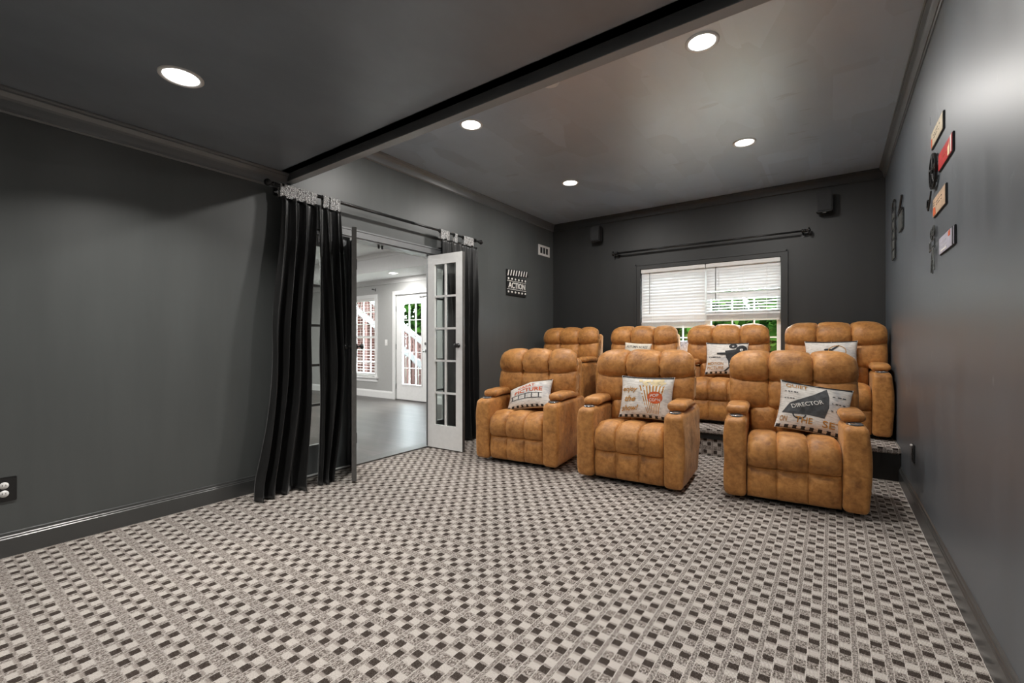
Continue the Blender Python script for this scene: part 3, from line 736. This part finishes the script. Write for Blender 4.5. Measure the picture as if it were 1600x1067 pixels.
# ------------------------------------------------------------------ recliner
W2 = .41
def make_recliner():
    t = thing('recliner', '', 'recliner'); su = M['suede']
    # low base
    bxo('base', (-.30, .30, .13, .64, 0, .05), M['black_plastic'], t, bev=.006)
    # arms: front at y=0
    for s in (-1, 1):
        def fn(P, s=s):
            y, z = P.y, P.z; k = max(0, 1-abs((z-.3)/.3)**2)
            out = (P.x*s > .34)
            x = P.x+s*(.010*k if out else 0)+s*(-.006 if not out and False else 0)
            n = noise.noise(Vector((P.x*7+s, y*6, z*5)))*.006+(noise.noise(Vector((s*3, y*16, z*6)))*.007 if out else 0)
            x += s*n
            y2 = y-.012*max(0, 1-abs((z-.32)/.28)**2)*(1 if y < .1 else 0)
            if y > .55 and z < .35: y2 -= (.35-z)*.35*(y-.55)/.15
            z2 = z-(.012*max(0, (.06-y))/.06 if z > .5 else 0)
            return (x, y2, z2)
        x0, x1 = (.268, .402) if s > 0 else (-.402, -.268)
        a = obj('arm', rbox(B(), x0, x1  , 0, .71,   .030, .575, .034, .035, fn, 4), su, t, True)
        # cup holder
        cx = s*.335
        cp = lathe(B(), [(.044, .563), (.044, .580), (.041, .583), (.037, .581), (.036, .566), (.001, .565)], (cx, .085, 0), 'Z', 28, False)
        h = obj('cup_holder', cp, M['black_plastic'], a, True)
        obj('cup_ring', lathe(B(), [(.0445, .576), (.0445, .582), (.0425, .584), (.0405, .582)], (cx, .085, 0), 'Z', 28, False), M['chrome'], a, True)
        def fp(P, s=s):
            k = 1-abs((P.y-.33)/.21)**2
            return (P.x+s*.0+.004*noise.noise(P*9), P.y, P.z+.010*k+.005*noise.noise(P*11))
        obj('arm_pad', rbox(B(), (.262 if s > 0 else -.405), (.405 if s > 0 else -.262), .125, .54, .578, .640, .030, .03, fp, 4), su, t, True)
    cols = [0, .335, .665, 1]
    # seat: rises from the front edge over the top to the back
    obj('seat', cushion([(.055, .236), (.018, .29), (.022, .37), (.07, .415), (.16, .425), (.30, .415), (.46, .40)], lambda s: .268, .045, cols, [0, .97], .045, .70, 3, .003, 10, 5), su, t, True)
    obj('footrest', cushion([(.050, .035), (.032, .09), (.028, .165), (.040, .246)], lambda s: .268, .030, cols, [0, 1], .03, .65, 5, .003, 10, 5), su, t, True)
    bxo('seat_box', (-.268, .268, .10, .62, .05, .36), M['black_plastic'], t)
    # backrest in three tufted rows
    obj('lumbar_cushion', cushion([(.44, .40), (.425, .47), (.435, .55), (.46, .615)], lambda s: .268, .045, cols, [0, 1], .06, .6, 8, .006, 10, 6), su, t, True)
    def wb(s): return W2*(1-.03*max(0, 1-s*3)**2)
    obj('backrest', cushion([(.475, .595), (.445, .64), (.445, .72), (.475, .80), (.50, .83)], wb, .052, [0, .33, .67, 1], [0, 1], .09, .58, 11, .012, 12, 7, per=16), su, t, True)
    def wh(s):
        k = max(0, (s-.38)/.62); return W2-.085*k**2.2
    obj('headrest', cushion([(.500, .815), (.455, .85), (.452, .90), (.485, .952), (.55, .97), (.62, .95)], wh, .064, [0, .33, .67, 1], [0, 1], .07, .62, 14, .018, 7, 7, per=18), su, t, True)
    def fb(P):
        k = (P.z-.1)/.9; return (P.x*(1-.0*k), P.y+.10*max(0, k)**1.0-.02, P.z)
    obj('back_shell', rbox(B(), -.375, .375, .555, .665, .10, .94, .05, .06, fb, 3), su, t, True)
    return t
proto = make_recliner()
spots = [  # x, y of the front centre, z, turn, label
    (-2.277, 3.225, 0, 7, 'front row tan recliner nearest the french doors, holding a slumped pillow lettered PICTURE'),
    (-1.264, 3.262, 0, 4, 'front row tan recliner in the middle, holding the popcorn pillow'),
    (-.209, 3.448, 0, 5.5, 'front row tan recliner at right, holding the megaphone pillow'),
    (-2.85, 4.865, PZ, 0, 'back row tan recliner in the left corner with no pillow'),
    (-1.86, 4.865, PZ, 0, 'back row tan recliner with a small cream pillow, before the left half of the window'),
    (-.935, 4.865, PZ, 0, 'back row tan recliner with the movie camera pillow, before the right half of the window'),
    (.012, 4.90, PZ, 0, 'back row tan recliner against the right wall')]
chairs = []
for i, (x, y, z, a, lab) in enumerate(spots):
    o = proto if i == 0 else copy_tree(proto)
    o.location = (x, y, z); o.rotation_euler = (0, 0, R(a)); o['label'] = lab; o['category'] = 'recliner'; o['group'] = 'tan tufted recliners in two rows'
    chairs.append(o)

# ------------------------------------------------------------------ pillows
def pill(a, b, w, h, th, bend=0, sag=0):
    """a,b in [-1,1] -> local point; pillow stands in the xz plane, front towards -y"""
    e = max(0, (1-abs(a)**2.6)*(1-abs(b)**2.6))**.5
    x = a*w/2*(1-.07*(1-b*b)); z = b*h/2*(1-.07*(1-a*a))
    y = -th/2*e+bend*(a*a+ .3*a)+sag*b*b
    return x, y, z, e
def make_pillow(label, w, h, th, loc, rot, prints, base='linen', bend=0, border=True, seed=0, droop=None):
    t = thing('throw_pillow', label, 'pillow', loc, rot=tuple(R(v) for v in rot), group='printed throw pillows')
    N = 22
    def P(a, b, side=-1, off=0):
        x, y, z, e = pill(a, b, w, h, th)
        y = y if side < 0 else -y
        crease = .006*noise.noise(Vector((a*2.2+seed, b*2.2, side)))+.004*noise.noise(Vector((a*5, b*5+seed, side)))
        y += crease*min(1, e*2)
        y += bend*(a*a); 
        if droop: dz, dx = droop(a, b); z += dz; x += dx
        return Vector((x, y-off, z))
    bm = B()
    for side in (-1, 1):
        G = []
        for j in range(N+1):
            G.append([bm.verts.new(P(math.sin((i/N-.5)*math.pi), math.sin((j/N-.5)*math.pi), side)) for i in range(N+1)])
        for j in range(N):
            for i in range(N): bm.faces.new((G[j][i], G[j][i+1], G[j+1][i+1], G[j+1][i]) if side < 0 else (G[j][i], G[j+1][i], G[j+1][i+1], G[j][i+1]))
    bmesh.ops.remove_doubles(bm, verts=bm.verts, dist=.0004)
    obj('pillow_cover', bm, M[base], t, True)
    if border:
        def comb(b0, b1, edge):
            n = 17; pts = []; line = b0 if edge < 0 else b1; tip = b1 if edge < 0 else b0; th = .014*(1 if edge < 0 else -1)
            for i in range(n):
                a0, a1 = -.97+1.94*i/n, -.97+1.94*(i+1)/n; up = i % 2 == 0
                pts += [(a0, tip if up else line+th), (a1, tip if up else line+th)]
            return poly2d(B(), pts+[(.97, line), (-.97, line)])
        prints = [('checkered_border', 'ink_black', comb(-.985, -.86, -1)), ('checkered_border', 'ink_black', comb(.90, .985, 1))]+prints
    for li, (nm, mat, pb_) in enumerate(prints):
        bmesh.ops.triangulate(pb_, faces=pb_.faces)
        for _ in range(5):
            long_ = [e for e in pb_.edges if e.calc_length() > .13]
            if not long_: break
            bmesh.ops.subdivide_edges(pb_, edges=long_, cuts=1); bmesh.ops.triangulate(pb_, faces=pb_.faces)
        for v in pb_.verts: v.co = P(v.co.x, v.co.y, -1, .0014+.0003*li)
        obj(nm, pb_, M[mat], t, kind=None)
    return t
def word(s, cx, cy, w, h, rot=0, bold=.01, shear=0): return place2d(text2d(s, w, h, bold, shear), cx, cy, R(rot))
def words(*ws):
    bm = B()
    for a in ws: merge(bm, word(*a))
    return bm
def ell(cx, cy, rx, ry, n=28): return [(cx+rx*math.cos(2*math.pi*i/n), cy+ry*math.sin(2*math.pi*i/n)) for i in range(n)]
def dashes(rows):
    bm = B()
    for (x, y, w, n) in rows:
        rnd = random.Random(int(x*100+y*1000)); a = x
        for i in range(n):
            l = w/n*rnd.uniform(.35, .8); poly2d(bm, [(a, y-.02), (a+l, y-.02), (a+l, y+.02), (a, y+.02)]); a += w/n
    return bm

# megaphone pillow
meg = poly2d(B(), [(-.90, -.40), (-.72, .02), (-.05, .52), (.28, .86), (.37, .50), (.40, .05), (.30, -.42), (-.20, -.38), (-.55, -.42)])
hand = B()
for i in range(12):
    a0, a1 = math.pi*(1+i/12), math.pi*(1+(i+1)/12)
    poly2d(hand, [(-.40+.20*math.cos(a0), -.40+.20*math.sin(a0)), (-.40+.20*math.cos(a1), -.40+.20*math.sin(a1)), (-.40+.16*math.cos(a1), -.40+.16*math.sin(a1)), (-.40+.16*math.cos(a0), -.40+.16*math.sin(a0))])
make_pillow('pillow with a charcoal megaphone lettered DIRECTOR and THE SET below', .44, .36, .13, (-.108, 3.800, .624), (-22, 8, 7),
    [('megaphone_print', 'ink_grey', meg), ('megaphone_handle_print', 'ink_black', hand),
     ('caption_lettering', 'ink_gold', words(('ON', -.82, -.64, .20, .22))), ('caption_lettering', 'ink_gold', words(('THE', -.25, -.62, .48, .24))), ('caption_lettering', 'ink_gold', words(('SET', .55, -.64, .58, .26))), ('caption_lettering', 'ink_gold', words(('QUIET', -.55, .76, .62, .18))),
     ('megaphone_lettering', 'ink_white', words(('DIRECTOR', -.22, .07, .95, .17, 23))),
     ('fine_print', 'ink_grey', dashes([(-.88, .50, .42, 5), (-.88, .22, .30, 4), (.46, .55, .42, 3), (.46, .25, .42, 4), (.46, -.05, .42, 3)]))], seed=1)
# popcorn pillow
stripes = B(); tubp = poly2d(B(), [(-.28, .58), (.76, .58), (.56, -.80), (.12, -.80)])
for i in range(8):
    f0, f1 = (i+.25)/8, (i+.72)/8
    poly2d(stripes, [(-.28+1.04*f0, .55), (-.28+1.04*f1, .55), (.12+.44*f1, -.78), (.12+.44*f0, -.78)])
corn = B(); rr = random.Random(3)
for i in range(26): poly2d(corn, ell(rr.uniform(-.25, .72), rr.uniform(.58, .82), rr.uniform(.05, .09), rr.uniform(.05, .08), 9))
make_pillow('upright pillow with a striped POP CORN tub and gold lettering', .43, .355, .12, (-1.222, 3.580, .645), (-16, 0, 4),
    [('popcorn_tub_print', 'ink_white', tubp), ('tub_stripes_print', 'ink_gold', stripes), ('popcorn_print', 'ink_cream', corn), ('popcorn_badge_print', 'ink_red', poly2d(B(), ell(.40, -.02, .29, .29))),
     ('badge_lettering', 'ink_white', words(('POP', .38, .08, .34, .14, 8), ('CORN', .40, -.13, .42, .14, 4))),
     ('script_lettering', 'ink_gold', words(('enjoy', -.60, .30, .62, .30, 4, .022, .4))), ('script_lettering', 'ink_gold', words(('the', -.58, -.12, .46, .27, 3, .022, .4))), ('script_lettering', 'ink_gold', words(('show!', -.56, -.56, .70, .28, 4, .022, .4)))], seed=5)
# slumped pillow
def dr(a, b):
    k = max(0, -a)
    return (-.075*k*(b*.5+.5)-.02*(b+1)*.5, .0)
fr_ = B()
for i in range(5):
    x = -.78+i*.33; poly2d(fr_, [(x, -.42), (x+.05, -.42), (x+.05, -.12), (x, -.12)])
poly2d(fr_, [(-.85, -.47), (.70, -.47), (.70, -.42), (-.85, -.42)]); poly2d(fr_, [(-.85, -.12), (.70, -.12), (.70, -.07), (-.85, -.07)])
make_pillow('slumped white pillow with red PICTURE lettering on the recliner by the doors', .44, .31, .13, (-2.31, 3.53, .605), (-34, -8, 9),
    [('film_frames_print', 'ink_grey', fr_), ('lettering', 'ink_red', words(('GREAT', -.10, .52, .80, .22, 4), ('PICTURE', .02, .18, 1.35, .30, 3, .02)))], seed=9, droop=dr)
# back-row pillows
make_pillow('small cream pillow printed AUTUMN ACRES peeking over the middle front recliner', .33, .24, .10, (-1.90, 5.235, .965), (-14, 3, 0),
    [('lettering', 'ink_black', words(('AUTUMN ACRES', 0, .55, 1.6, .26, 0, .01))), ('lettering', 'ink_gold', words(('PICTURE', 0, -.05, 1.3, .3)))], base='linen_plain', border=False, seed=11)
camp = B()
poly2d(camp, [(-.05, .45), (.45, .55), (.62, .20), (.50, -.05), (.30, -.25), (.28, -.60), (.15, -.60), (.12, -.2), (.02, 0)])
poly2d(camp, ell(.72, .52, .26, .28)); poly2d(camp, ell(.32, .76, .20, .17)); poly2d(camp, [(-.45, .30), (0, .34), (0, .16), (-.45, .20)])
poly2d(camp, [(.20, -.6), (.32, -.6), (.75, -.84), (.62, -.84)]); poly2d(camp, [(.12, -.6), (.22, -.6), (.02, -.84), (-.10, -.84)])
hole = poly2d(B(), ell(.72, .52, .07, .08, 14)); poly2d(hole, ell(.32, .76, .05, .05, 14)); poly2d(hole, ell(.22, -.40, .04, .05, 12))
make_pillow('pillow with a black movie camera silhouette and MOTION PICTURE lettering', .42, .36, .12, (-.915, 5.215, .915), (-15, 0, 3),
    [('camera_print', 'ink_black', camp), ('camera_reel_print', 'ink_white', hole), ('lettering', 'ink_gold', words(('MOTION', -.50, -.38, .78, .17), ('PICTURE', -.50, -.64, .80, .17))),
     ('lettering', 'ink_grey', words(('CAMERA', -.55, .02, .60, .10), ))], seed=13)
pic = B(); poly2d(pic, [(-.80, -.10), (-.10, .35), (.30, .74), (.36, .68), (0, .28), (-.72, -.16)]); poly2d(pic, ell(-.10, .42, .16, .08)); poly2d(pic, ell(-.4, .15, .16, .08))
ring = B()
for i in range(24):
    a0, a1 = 2*math.pi*i/24, 2*math.pi*(i+1)/24
    poly2d(ring, [(.25+.36*math.cos(a0), .30+.40*math.sin(a0)), (.25+.36*math.cos(a1), .30+.40*math.sin(a1)), (.25+.33*math.cos(a1), .30+.36*math.sin(a1)), (.25+.33*math.cos(a0), .30+.36*math.sin(a0))])
make_pillow('pillow with a checkered top edge on the back recliner against the right wall', .42, .33, .12, (-.01, 5.235, .945), (-14, -1, 0),
    [('picture_print', 'ink_black', pic), ('ring_print', 'ink_gold', ring)], seed=17)
make_pillow('blue and white patterned pillow standing on the window sill between two back recliners', .30, .26, .09, (-1.52, YB-.085, .99), (-6, 0, 0), [], base='blue_linen', border=False, seed=21)

# ------------------------------------------------------------------ wall things
# clapperboard sign
t = thing('clapperboard_sign', 'black and white clapperboard wall sign reading ACTION', 'wall sign', (XL, 4.90, 1.86), R(90))
# local x runs along +Y of the room, front faces +X (local -y)
bxo('sign_board', (-.23, .22, -.016, 0, -.155, .085), M['black_plastic'], t, bev=.003)
st = B(); v = [st.verts.new(p) for p in ((-.23, -.016, .092), (.27, -.016, .128), (.27, -.016, .20), (-.23, -.016, .178), (-.23, 0, .092), (.27, 0, .128), (.27, 0, .20), (-.23, 0, .178))]
for f in ((0,1,2,3),(7,6,5,4),(0,4,5,1),(1,5,6,2),(2,6,7,3),(3,7,4,0)): st.faces.new([v[i] for i in f])
stick = obj('clapper_stick', st, M['black_plastic'], t)
def wallflat(bm, name, mat, parent, y0, y1):
    extrude_flat(bm, 0, 1)
    for v in bm.verts: v.co = Vector((v.co.x, y0 if v.co.z < .5 else y1, v.co.y))
    return obj(name, bm, M[mat], parent)
sb = B()
for i in range(8):
    x = -.215+i*.060; k = i*.0036; poly2d(sb, [(x, .098+k), (x+.018, .099+k), (x+.042, .176+k*.8), (x+.024, .175+k*.8)])
wallflat(sb, 'stripes', 'ink_white', stick, -.016, -.0185)
sb = poly2d(B(), [(-.225, .030), (.215, .030), (.215, .036), (-.225, .036)]); poly2d(sb, [(-.225, -.078), (.215, -.078), (.215, -.072), (-.225, -.072)])
wallflat(sb, 'rule_lines', 'ink_white', t, -.016, -.018)
bu = B()
for i in range(6):
    for z in (.060, -.112): lathe(bu, [(.015, -.016), (.014, -.022), (.008, -.027), (.001, -.028)], (-.195+i*.078, 0, z), 'Y', 14)
obj('bulb_dots', bu, M['ink_white'], t, True)
wallflat(word('ACTION', 0, -.021, .39, .078, 0, .02), 'lettering', 'ink_white', t, -.016, -.019)

# vent
t = thing('wall_vent', 'white rectangular air vent high on the left wall near the corner', 'vent', (XL, 5.61, 2.425), R(90))
vb = B()
for d in ((-.155, -.11, -.008, 0, -.075, .075), (.11, .155, -.008, 0, -.075, .075), (-.11, .11, -.008, 0, .045, .075), (-.11, .11, -.008, 0, -.075, -.045), (-.045, -.030, -.008, 0, -.045, .045), (.030, .045, -.008, 0, -.045, .045)): box(vb, *d)
obj('vent_frame', vb, M['white_plastic'], t)
bxo('duct_shade_sheet', (-.11, .11, -.002, -.0005, -.045, .045), M['vent_dark'], t)  # dark sheet stands in for the shade inside the duct
vb = B()
for i in range(9): z = -.04+i*.01; box(vb, -.11, .11, -.007, -.002, z-.0015, z+.0015)
obj('louvres', vb, M['grey_metal'], t)

# outlets
t = thing('wall_outlet', 'black outlet plate with two white sockets on the left wall', 'outlet', (XL, .352, .345), R(90))
bxo('outlet_plate', (-.045, .045, -.008, 0, -.062, .062), M['black_metal'], t, bev=.003)
for z in (-.021, .021):
    o_ = obj('socket', lathe(B(), [(.0175, -.008), (.017, -.011), (.001, -.0115)], (0, 0, z), 'Y', 24), M['white_plastic'], t, True)
    hb = B()
    for x in (-.006, .006): box(hb, x-.001, x+.001, -.0125, -.0112, z-.002, z+.006)
    obj('socket_slot', hb, M['black_plastic'], o_)
t = thing('wall_outlet', 'black outlet low on the right wall near the platform', 'outlet', (XR, 3.93, .365), R(-90))
bxo('outlet_plate', (-.036, .036, -.010, 0, -.058, .058), M['black_plastic'], t, bev=.003)
bxo('socket', (-.017, .017, -.014, -.010, -.035, -.005), M['black_metal'], t, bev=.002); bxo('socket', (-.017, .017, -.014, -.010, .005, .035), M['black_metal'], t, bev=.002)
bxo('night_light', (-.012, .012, -.022, -.010, .048, .058), M['white_plastic'], t, bev=.002)

# speakers
for x, z, lab in ((-2.68, 2.60, 'small black wall speaker high on the back wall, left of the rod'), (-.065, 2.575, 'small black wall speaker high on the back wall, right of the rod')):
    t = thing('wall_speaker', lab, 'speaker', (x, YB, z), 0, 'rear wall speakers')
    bxo('speaker_box', (-.07, .07, -.16, -.05, -.11, .10), M['black_plastic'], t, bev=.008)
    bxo('speaker_grille', (-.062, .062, -.166, -.158, -.10, .092), M['ink_black'], t, bev=.003)
    bm = tube(B(), (0, -.055, 0), (0, -.003, -.02), .012, 12); box(bm, -.03, .03, -.006, 0, -.06, .03); obj('wall_bracket', bm, M['black_metal'], t)
    bxo('glint_plate', (-.016, .016, -.13, -.10, -.118, -.108), M['chrome'], t)  # chrome plate added as the glint under the speaker

# right wall plaques (local x = -Y of the room; front faces -X)
def plaque(name, label, y0, y1, zc, h, mat, bits, tz=0):
    t = thing(name, label, 'wall plaque', (XR, (y0+y1)/2, zc), rot=(0, R(0), R(-90)), group='enamel plaques on the right wall'); w = abs(y0-y1)/2
    bxo('plaque_back', (-w, w, -.007, 0, -h/2, h/2), M['ink_black'], t, bev=.002)
    bxo('plaque_face', (-w+.004, w-.004, -.009, -.007, -h/2+.003, h/2-.003), M[mat], t, bev=.001)
    for nm, m, bm in bits: wallflat(bm, nm, m, t, -.009, -.0102)
    return t
def sc(bm, sx, sz):
    for v in bm.verts: v.co.x *= sx; v.co.y *= sz
    return bm
plaque('wall_plaque', 'cream plaque with a red lower corner, topmost on the right wall', 3.26, 2.945, 2.165, .088, 'plaque_cream',
       [('plaque_marks', 'ink_grey', sc(dashes([(-.6, .3, 1.3, 5), (-.5, -.1, 1.0, 4)]), .15, .04)), ('red_band', 'ink_red', sc(poly2d(B(), [(-.95, -.9), (-.78, -.9), (-.78, .2), (-.95, .2)]), .15, .042))])
plaque('wall_plaque', 'bright red plaque with a yellow strip on the right wall', 3.055, 2.735, 1.985, .088, 'plaque_red',
       [('yellow_strip', 'ink_cream', sc(poly2d(B(), [(.45, -.85), (.72, -.85), (.72, .5), (.60, .2), (.45, .1)]), .15, .042)), ('pink_edge', 'ink_white', sc(poly2d(B(), [(.86, -.9), (.94, -.9), (.94, .9), (.80, .9)]), .15, .042)), ('plaque_marks', 'ink_gold', sc(dashes([(-.3, -.1, .6, 3)]), .15, .04))])
plaque('wall_plaque', 'peach plaque with dark marks and a red corner, below the film reel', 3.205, 2.885, 1.795, .098, 'plaque_orange',
       [('plaque_marks', 'ink_grey', sc(dashes([(-.5, .35, 1.1, 5), (-.4, 0, 1.0, 4)]), .15, .045)), ('red_corner', 'ink_red', sc(poly2d(B(), [(-.95, -.9), (-.50, -.9), (-.60, -.1), (-.95, 0)]), .15, .046)), ('dark_corner', 'ink_black', sc(dashes([(-.93, .5, .3, 2), (-.93, .25, .3, 2)]), .15, .046))])
plaque('wall_plaque', 'lilac and pink plaque with white shapes, lowest on the right wall', 3.035, 2.70, 1.567, .086, 'plaque_lilac',
       [('plaque_marks', 'ink_white', sc(poly2d(dashes([(-.8, .3, .9, 4), (-.8, -.2, .9, 4)]), [(-.8, -.8), (.1, -.8), (.1, -.55), (-.8, -.55)]), .15, .04)), ('pink_corner', 'ink_red', sc(poly2d(B(), [(.35, .3), (.60, .3), (.60, .9), (.35, .8)]), .15, .042)), ('purple_edge', 'ink_black', sc(poly2d(B(), [(.84, -.95), (.96, -.95), (.96, .95), (.84, .95)]), .155, .042))])
# film reel
t = thing('film_reel', 'round black metal film reel wall decoration with a loose tail of film', 'wall decoration', (XR, 3.17, 1.985), R(-90))
rb = B(); lathe(rb, [(.092, -.008), (.092, -.018), (.078, -.018), (.078, -.008), (.092, -.008)], (0, 0, 0), 'Y', 40, False)
lathe(rb, [(.022, -.006), (.022, -.02), (.008, -.02), (.008, -.006), (.022, -.006)], (0, 0, 0), 'Y', 24, False)
for k in range(5):
    a = 2*math.pi*k/5+.3; tube(rb, (.02*math.cos(a), -.012, .02*math.sin(a)), (.082*math.cos(a), -.012, .082*math.sin(a)), .008, 8)
    a += math.pi/5; lathe(rb, [(.024, -.009), (.024, -.016), (.017, -.016), (.017, -.009), (.024, -.009)], (.053*math.cos(a), 0, .053*math.sin(a)), 'Y', 18, False)
obj('reel_disc', rb, M['black_metal'], t)
tl = B(); pts = [(-.06, -.012, -.085), (-.075, -.012, -.105), (-.10, -.012, -.13), (-.145, -.012, -.17), (-.175, -.012, -.15), (-.165, -.012, -.11), (-.13, -.012, -.118)]
path_tube(tl, pts, .004); tube(tl, (0, -.01, -.015), (0, -.002, -.015), .006, 8); obj('film_tail', tl, M['black_metal'], t)
# movie camera on tripod
t = thing('movie_camera_decoration', 'grey wire movie camera on a long tripod, lowest dark decoration on the right wall', 'wall decoration', (XR, 3.19, 1.58), R(-90))
cb = B()
for cx, cz, r_ in ((-.03, .085, .030), (.03, .095, .028)): lathe(cb, [(r_, -.008), (r_, -.014), (r_-.006, -.014), (r_-.006, -.008), (r_, -.008)], (cx, 0, cz), 'Y', 24, False); tube(cb, (cx-r_+.003, -.011, cz), (cx+r_-.003, -.011, cz), .0025, 6); tube(cb, (cx, -.011, cz-r_+.003), (cx, -.011, cz+r_-.003), .0025, 6)
path_tube(cb, [(-.055, -.011, .05), (.05, -.011, .05), (.05, -.011, .005), (-.055, -.011, .005), (-.055, -.011, .05)], .003, 6)
path_tube(cb, [(-.055, -.011, .04), (-.09, -.011, .055), (-.09, -.011, .0), (-.055, -.011, .015)], .003, 6)
obj('camera_outline', cb, M['grey_metal'], t)
lg = B(); path_tube(lg, [(-.012, -.011, .005), (-.045, -.011, -.115)], .003, 6); path_tube(lg, [(0, -.011, .005), (.0, -.011, -.125)], .003, 6); path_tube(lg, [(.012, -.011, .005), (.045, -.011, -.11)], .003, 6); path_tube(lg, [(-.028, -.011, -.05), (.028, -.011, -.05)], .002, 6)
tube(lg, (0, -.01, .02), (0, -.001, .02), .004, 6); tube(lg, (0, -.011, .005), (0, -.011, .02), .003, 6)
obj('tripod', lg, M['grey_metal'], t)
# clapperboard decoration
t = thing('clapperboard_decoration', 'black metal clapperboard with raised stick beside the tall film strip', 'wall decoration', (XR, 4.55, 2.05), R(-90))
bxo('clapper_slate', (-.11, .11, -.014, -.004, -.095, .04), M['grey_metal'], t, bev=.002)
bm = B(); path_tube(bm, [(-.11, -.011, .05), (.11, -.011, .055)], .009, 8); path_tube(bm, [(-.105, -.011, .06), (.085, -.011, .155)], .008, 8); tube(bm, (0, -.006, 0), (0, 0, 0), .006, 8); tube(bm, (-.10, -.011, .03), (-.10, -.011, .06), .005, 8)
obj('clapper_stick', bm, M['black_metal'], t)
# film strip
t = thing('film_strip_decoration', 'tall black metal film strip decoration near the back corner of the right wall', 'wall decoration', (XR, 5.0, 2.05), R(-90))
fs = B(); hw_ = .10
for s in (-1, 1):
    path_tube(fs, [(s*hw_, -.012, -.25), (s*hw_, -.012, .17), (s*hw_*.9, -.012, .215), (s*hw_*.55, -.012, .245), (0, -.012, .255)], .006, 8)
    path_tube(fs, [(s*.075, -.012, -.25), (s*.075, -.012, .19)], .004, 8)
    for k in range(15): z = -.235+k*.028; box(fs, min(s*.078, s*.097), max(s*.078, s*.097), -.014, -.010, z, z+.010)
for k in range(6): z = -.25+k*.085; box(fs, -hw_, hw_, -.015, -.009, z, z+.008)
tube(fs, (0, -.012, .178), (0, 0, .178), .006, 8); 
obj('film_frame', fs, M['black_metal'], t)
fs = B(); pw = random.Random(5)
for k in range(5):
    z = -.25+k*.085+.012
    for j in range(3): a = -.065+j*.045; path_tube(fs, [(a, -.012, z-.006), (a+.02, -.012, z+pw.uniform(.03, .07)), (a+.04, -.012, z-.006)], .004, 6)
obj('film_pictures', fs, M['grey_metal'], t)
o = obj('picture_hook', path_tube(B(), [(-.012, 0, 0), (-.012, 0, -.008), (-.004, 0, -.012), (0, 0, -.05)], .0015, 6), M['chrome']); o.location = (XR-.003, 3.32, 2.33); o.rotation_euler = (0, 0, R(-90))
tag(o, 'tiny bare nail and hook above the cream plaque on the right wall', 'hook')

# ------------------------------------------------------------------ outside
S('ground', (-30, 20, YB+.14, 40, -.35, -.25), M['grass'])
house = thing('brick_wall', 'red brick house wall seen through the next room window', 'brick wall', (-14.3, 9.3, -.25))
obj('brick_face', box(B(), -3.2, 3.1, 0, .3, 0, 4.6), M['brick'], house)
stairs = thing('deck_staircase', 'red outdoor staircase with pale rails seen through the glazed door', 'staircase', (-10.3, 8.5, 0))
def beam(bm, p, q, w, h):
    p, q = Vector(p), Vector(q); d = (q-p).normalized(); s = Vector((0, 1, 0)); u = d.cross(s).normalized()
    A = [bm.verts.new(p+s*a*w+u*b*h) for a, b in ((-.5, -.5), (.5, -.5), (.5, .5), (-.5, .5))]; D = [bm.verts.new(q+s*a*w+u*b*h) for a, b in ((-.5, -.5), (.5, -.5), (.5, .5), (-.5, .5))]
    for i in range(4): bm.faces.new((A[i], A[(i+1) % 4], D[(i+1) % 4], D[i]))
    bm.faces.new(A[::-1]); bm.faces.new(D); return bm
red = plain('red_deck_stain', (.042, .012, .007), .85); rail = plain('pale_rail_paint', (.05, .05, .048), .7)
zr = lambda x: 1.79-.57*x; zs = lambda x: 1.15-.57*x          # x measured from the staircase root
obj('handrail', beam(B(), (-3.4, 0, zr(-3.4)), (2.2, 0, zr(2.2)), .08, .13), rail, stairs)
obj('stringer', beam(B(), (-3.4, 0, zs(-3.4)), (2.2, 0, zs(2.2)), .06, .16), rail, stairs)
obj('lower_stringer', beam(B(), (-2.4, .5, zs(-2.4)-.42), (1.6, .5, zs(1.6)-.42), .06, .09), rail, stairs)
tb = B()
for i in range(20): x = -3.3+i*.27; box(tb, x, x+.29, .05, .9, zs(x)-.03, zs(x)+.02)
obj('treads', tb, red, stairs)
for i in range(6): x = -3.2+i*.95; bxo('post', (x-.05, x+.05, .06, .16, -.25, zr(x)-.02), red, stairs)
bb_ = B()
for i in range(38): x = -3.3+i*.145; box(bb_, x-.017, x+.017, -.02, .02, zs(x), zr(x))
obj('balusters', bb_, red, stairs)
lt = B()
for i in range(40): x = -3.3+i*.14; box(lt, x, x+.09, .94, .97, -.25, max(0, zs(x)-.05))
obj('understair_boards', lt, red, stairs)
def tree(loc, r, h, label, seed):
    rnd = random.Random(seed); t = thing('tree', label, 'tree', loc, 0, 'trees outside the windows'); cr = B()
    for i in range(4200):
        d = Vector((rnd.gauss(0, 1), rnd.gauss(0, 1), rnd.gauss(0, .9))).normalized()*r*rnd.uniform(.55, 1)*(1+.25*noise.noise(Vector((rnd.random()*3, i*.01, seed))))
        c = d+Vector((0, 0, h)); a = Vector((rnd.gauss(0, 1), rnd.gauss(0, 1), rnd.gauss(0, 1))).normalized()*.15; b = a.orthogonal().normalized()*.085
        v = [cr.verts.new(c+x) for x in (-a, b, a, -b)]; cr.faces.new(v)
    obj('crown', cr, M['leaf'], t); obj('trunk', tube(B(), (0, 0, 0), (0, 0, h), .16, 10, .07), M['bark'], t)
tree((-3.6, 11.0, -.25), 1.9, 1.9, 'leafy green tree behind the left half of the back window', 1)
tree((.4, 10.6, -.25), 1.8, 1.7, 'leafy green tree behind the right half of the back window', 2)
tree((-1.6, 17.6, -.25), 2.8, 2.2, 'leafy green tree farther back, between the two at the back window', 5)
tree((-11.3, 12.6, -.25), 2.2, 2.6, 'leafy green tree seen through the glazed door of the next room', 3)
tree((-14.8, 17.5, -.25), 3.0, 3.8, 'leafy green tree far behind the brick wall', 4)
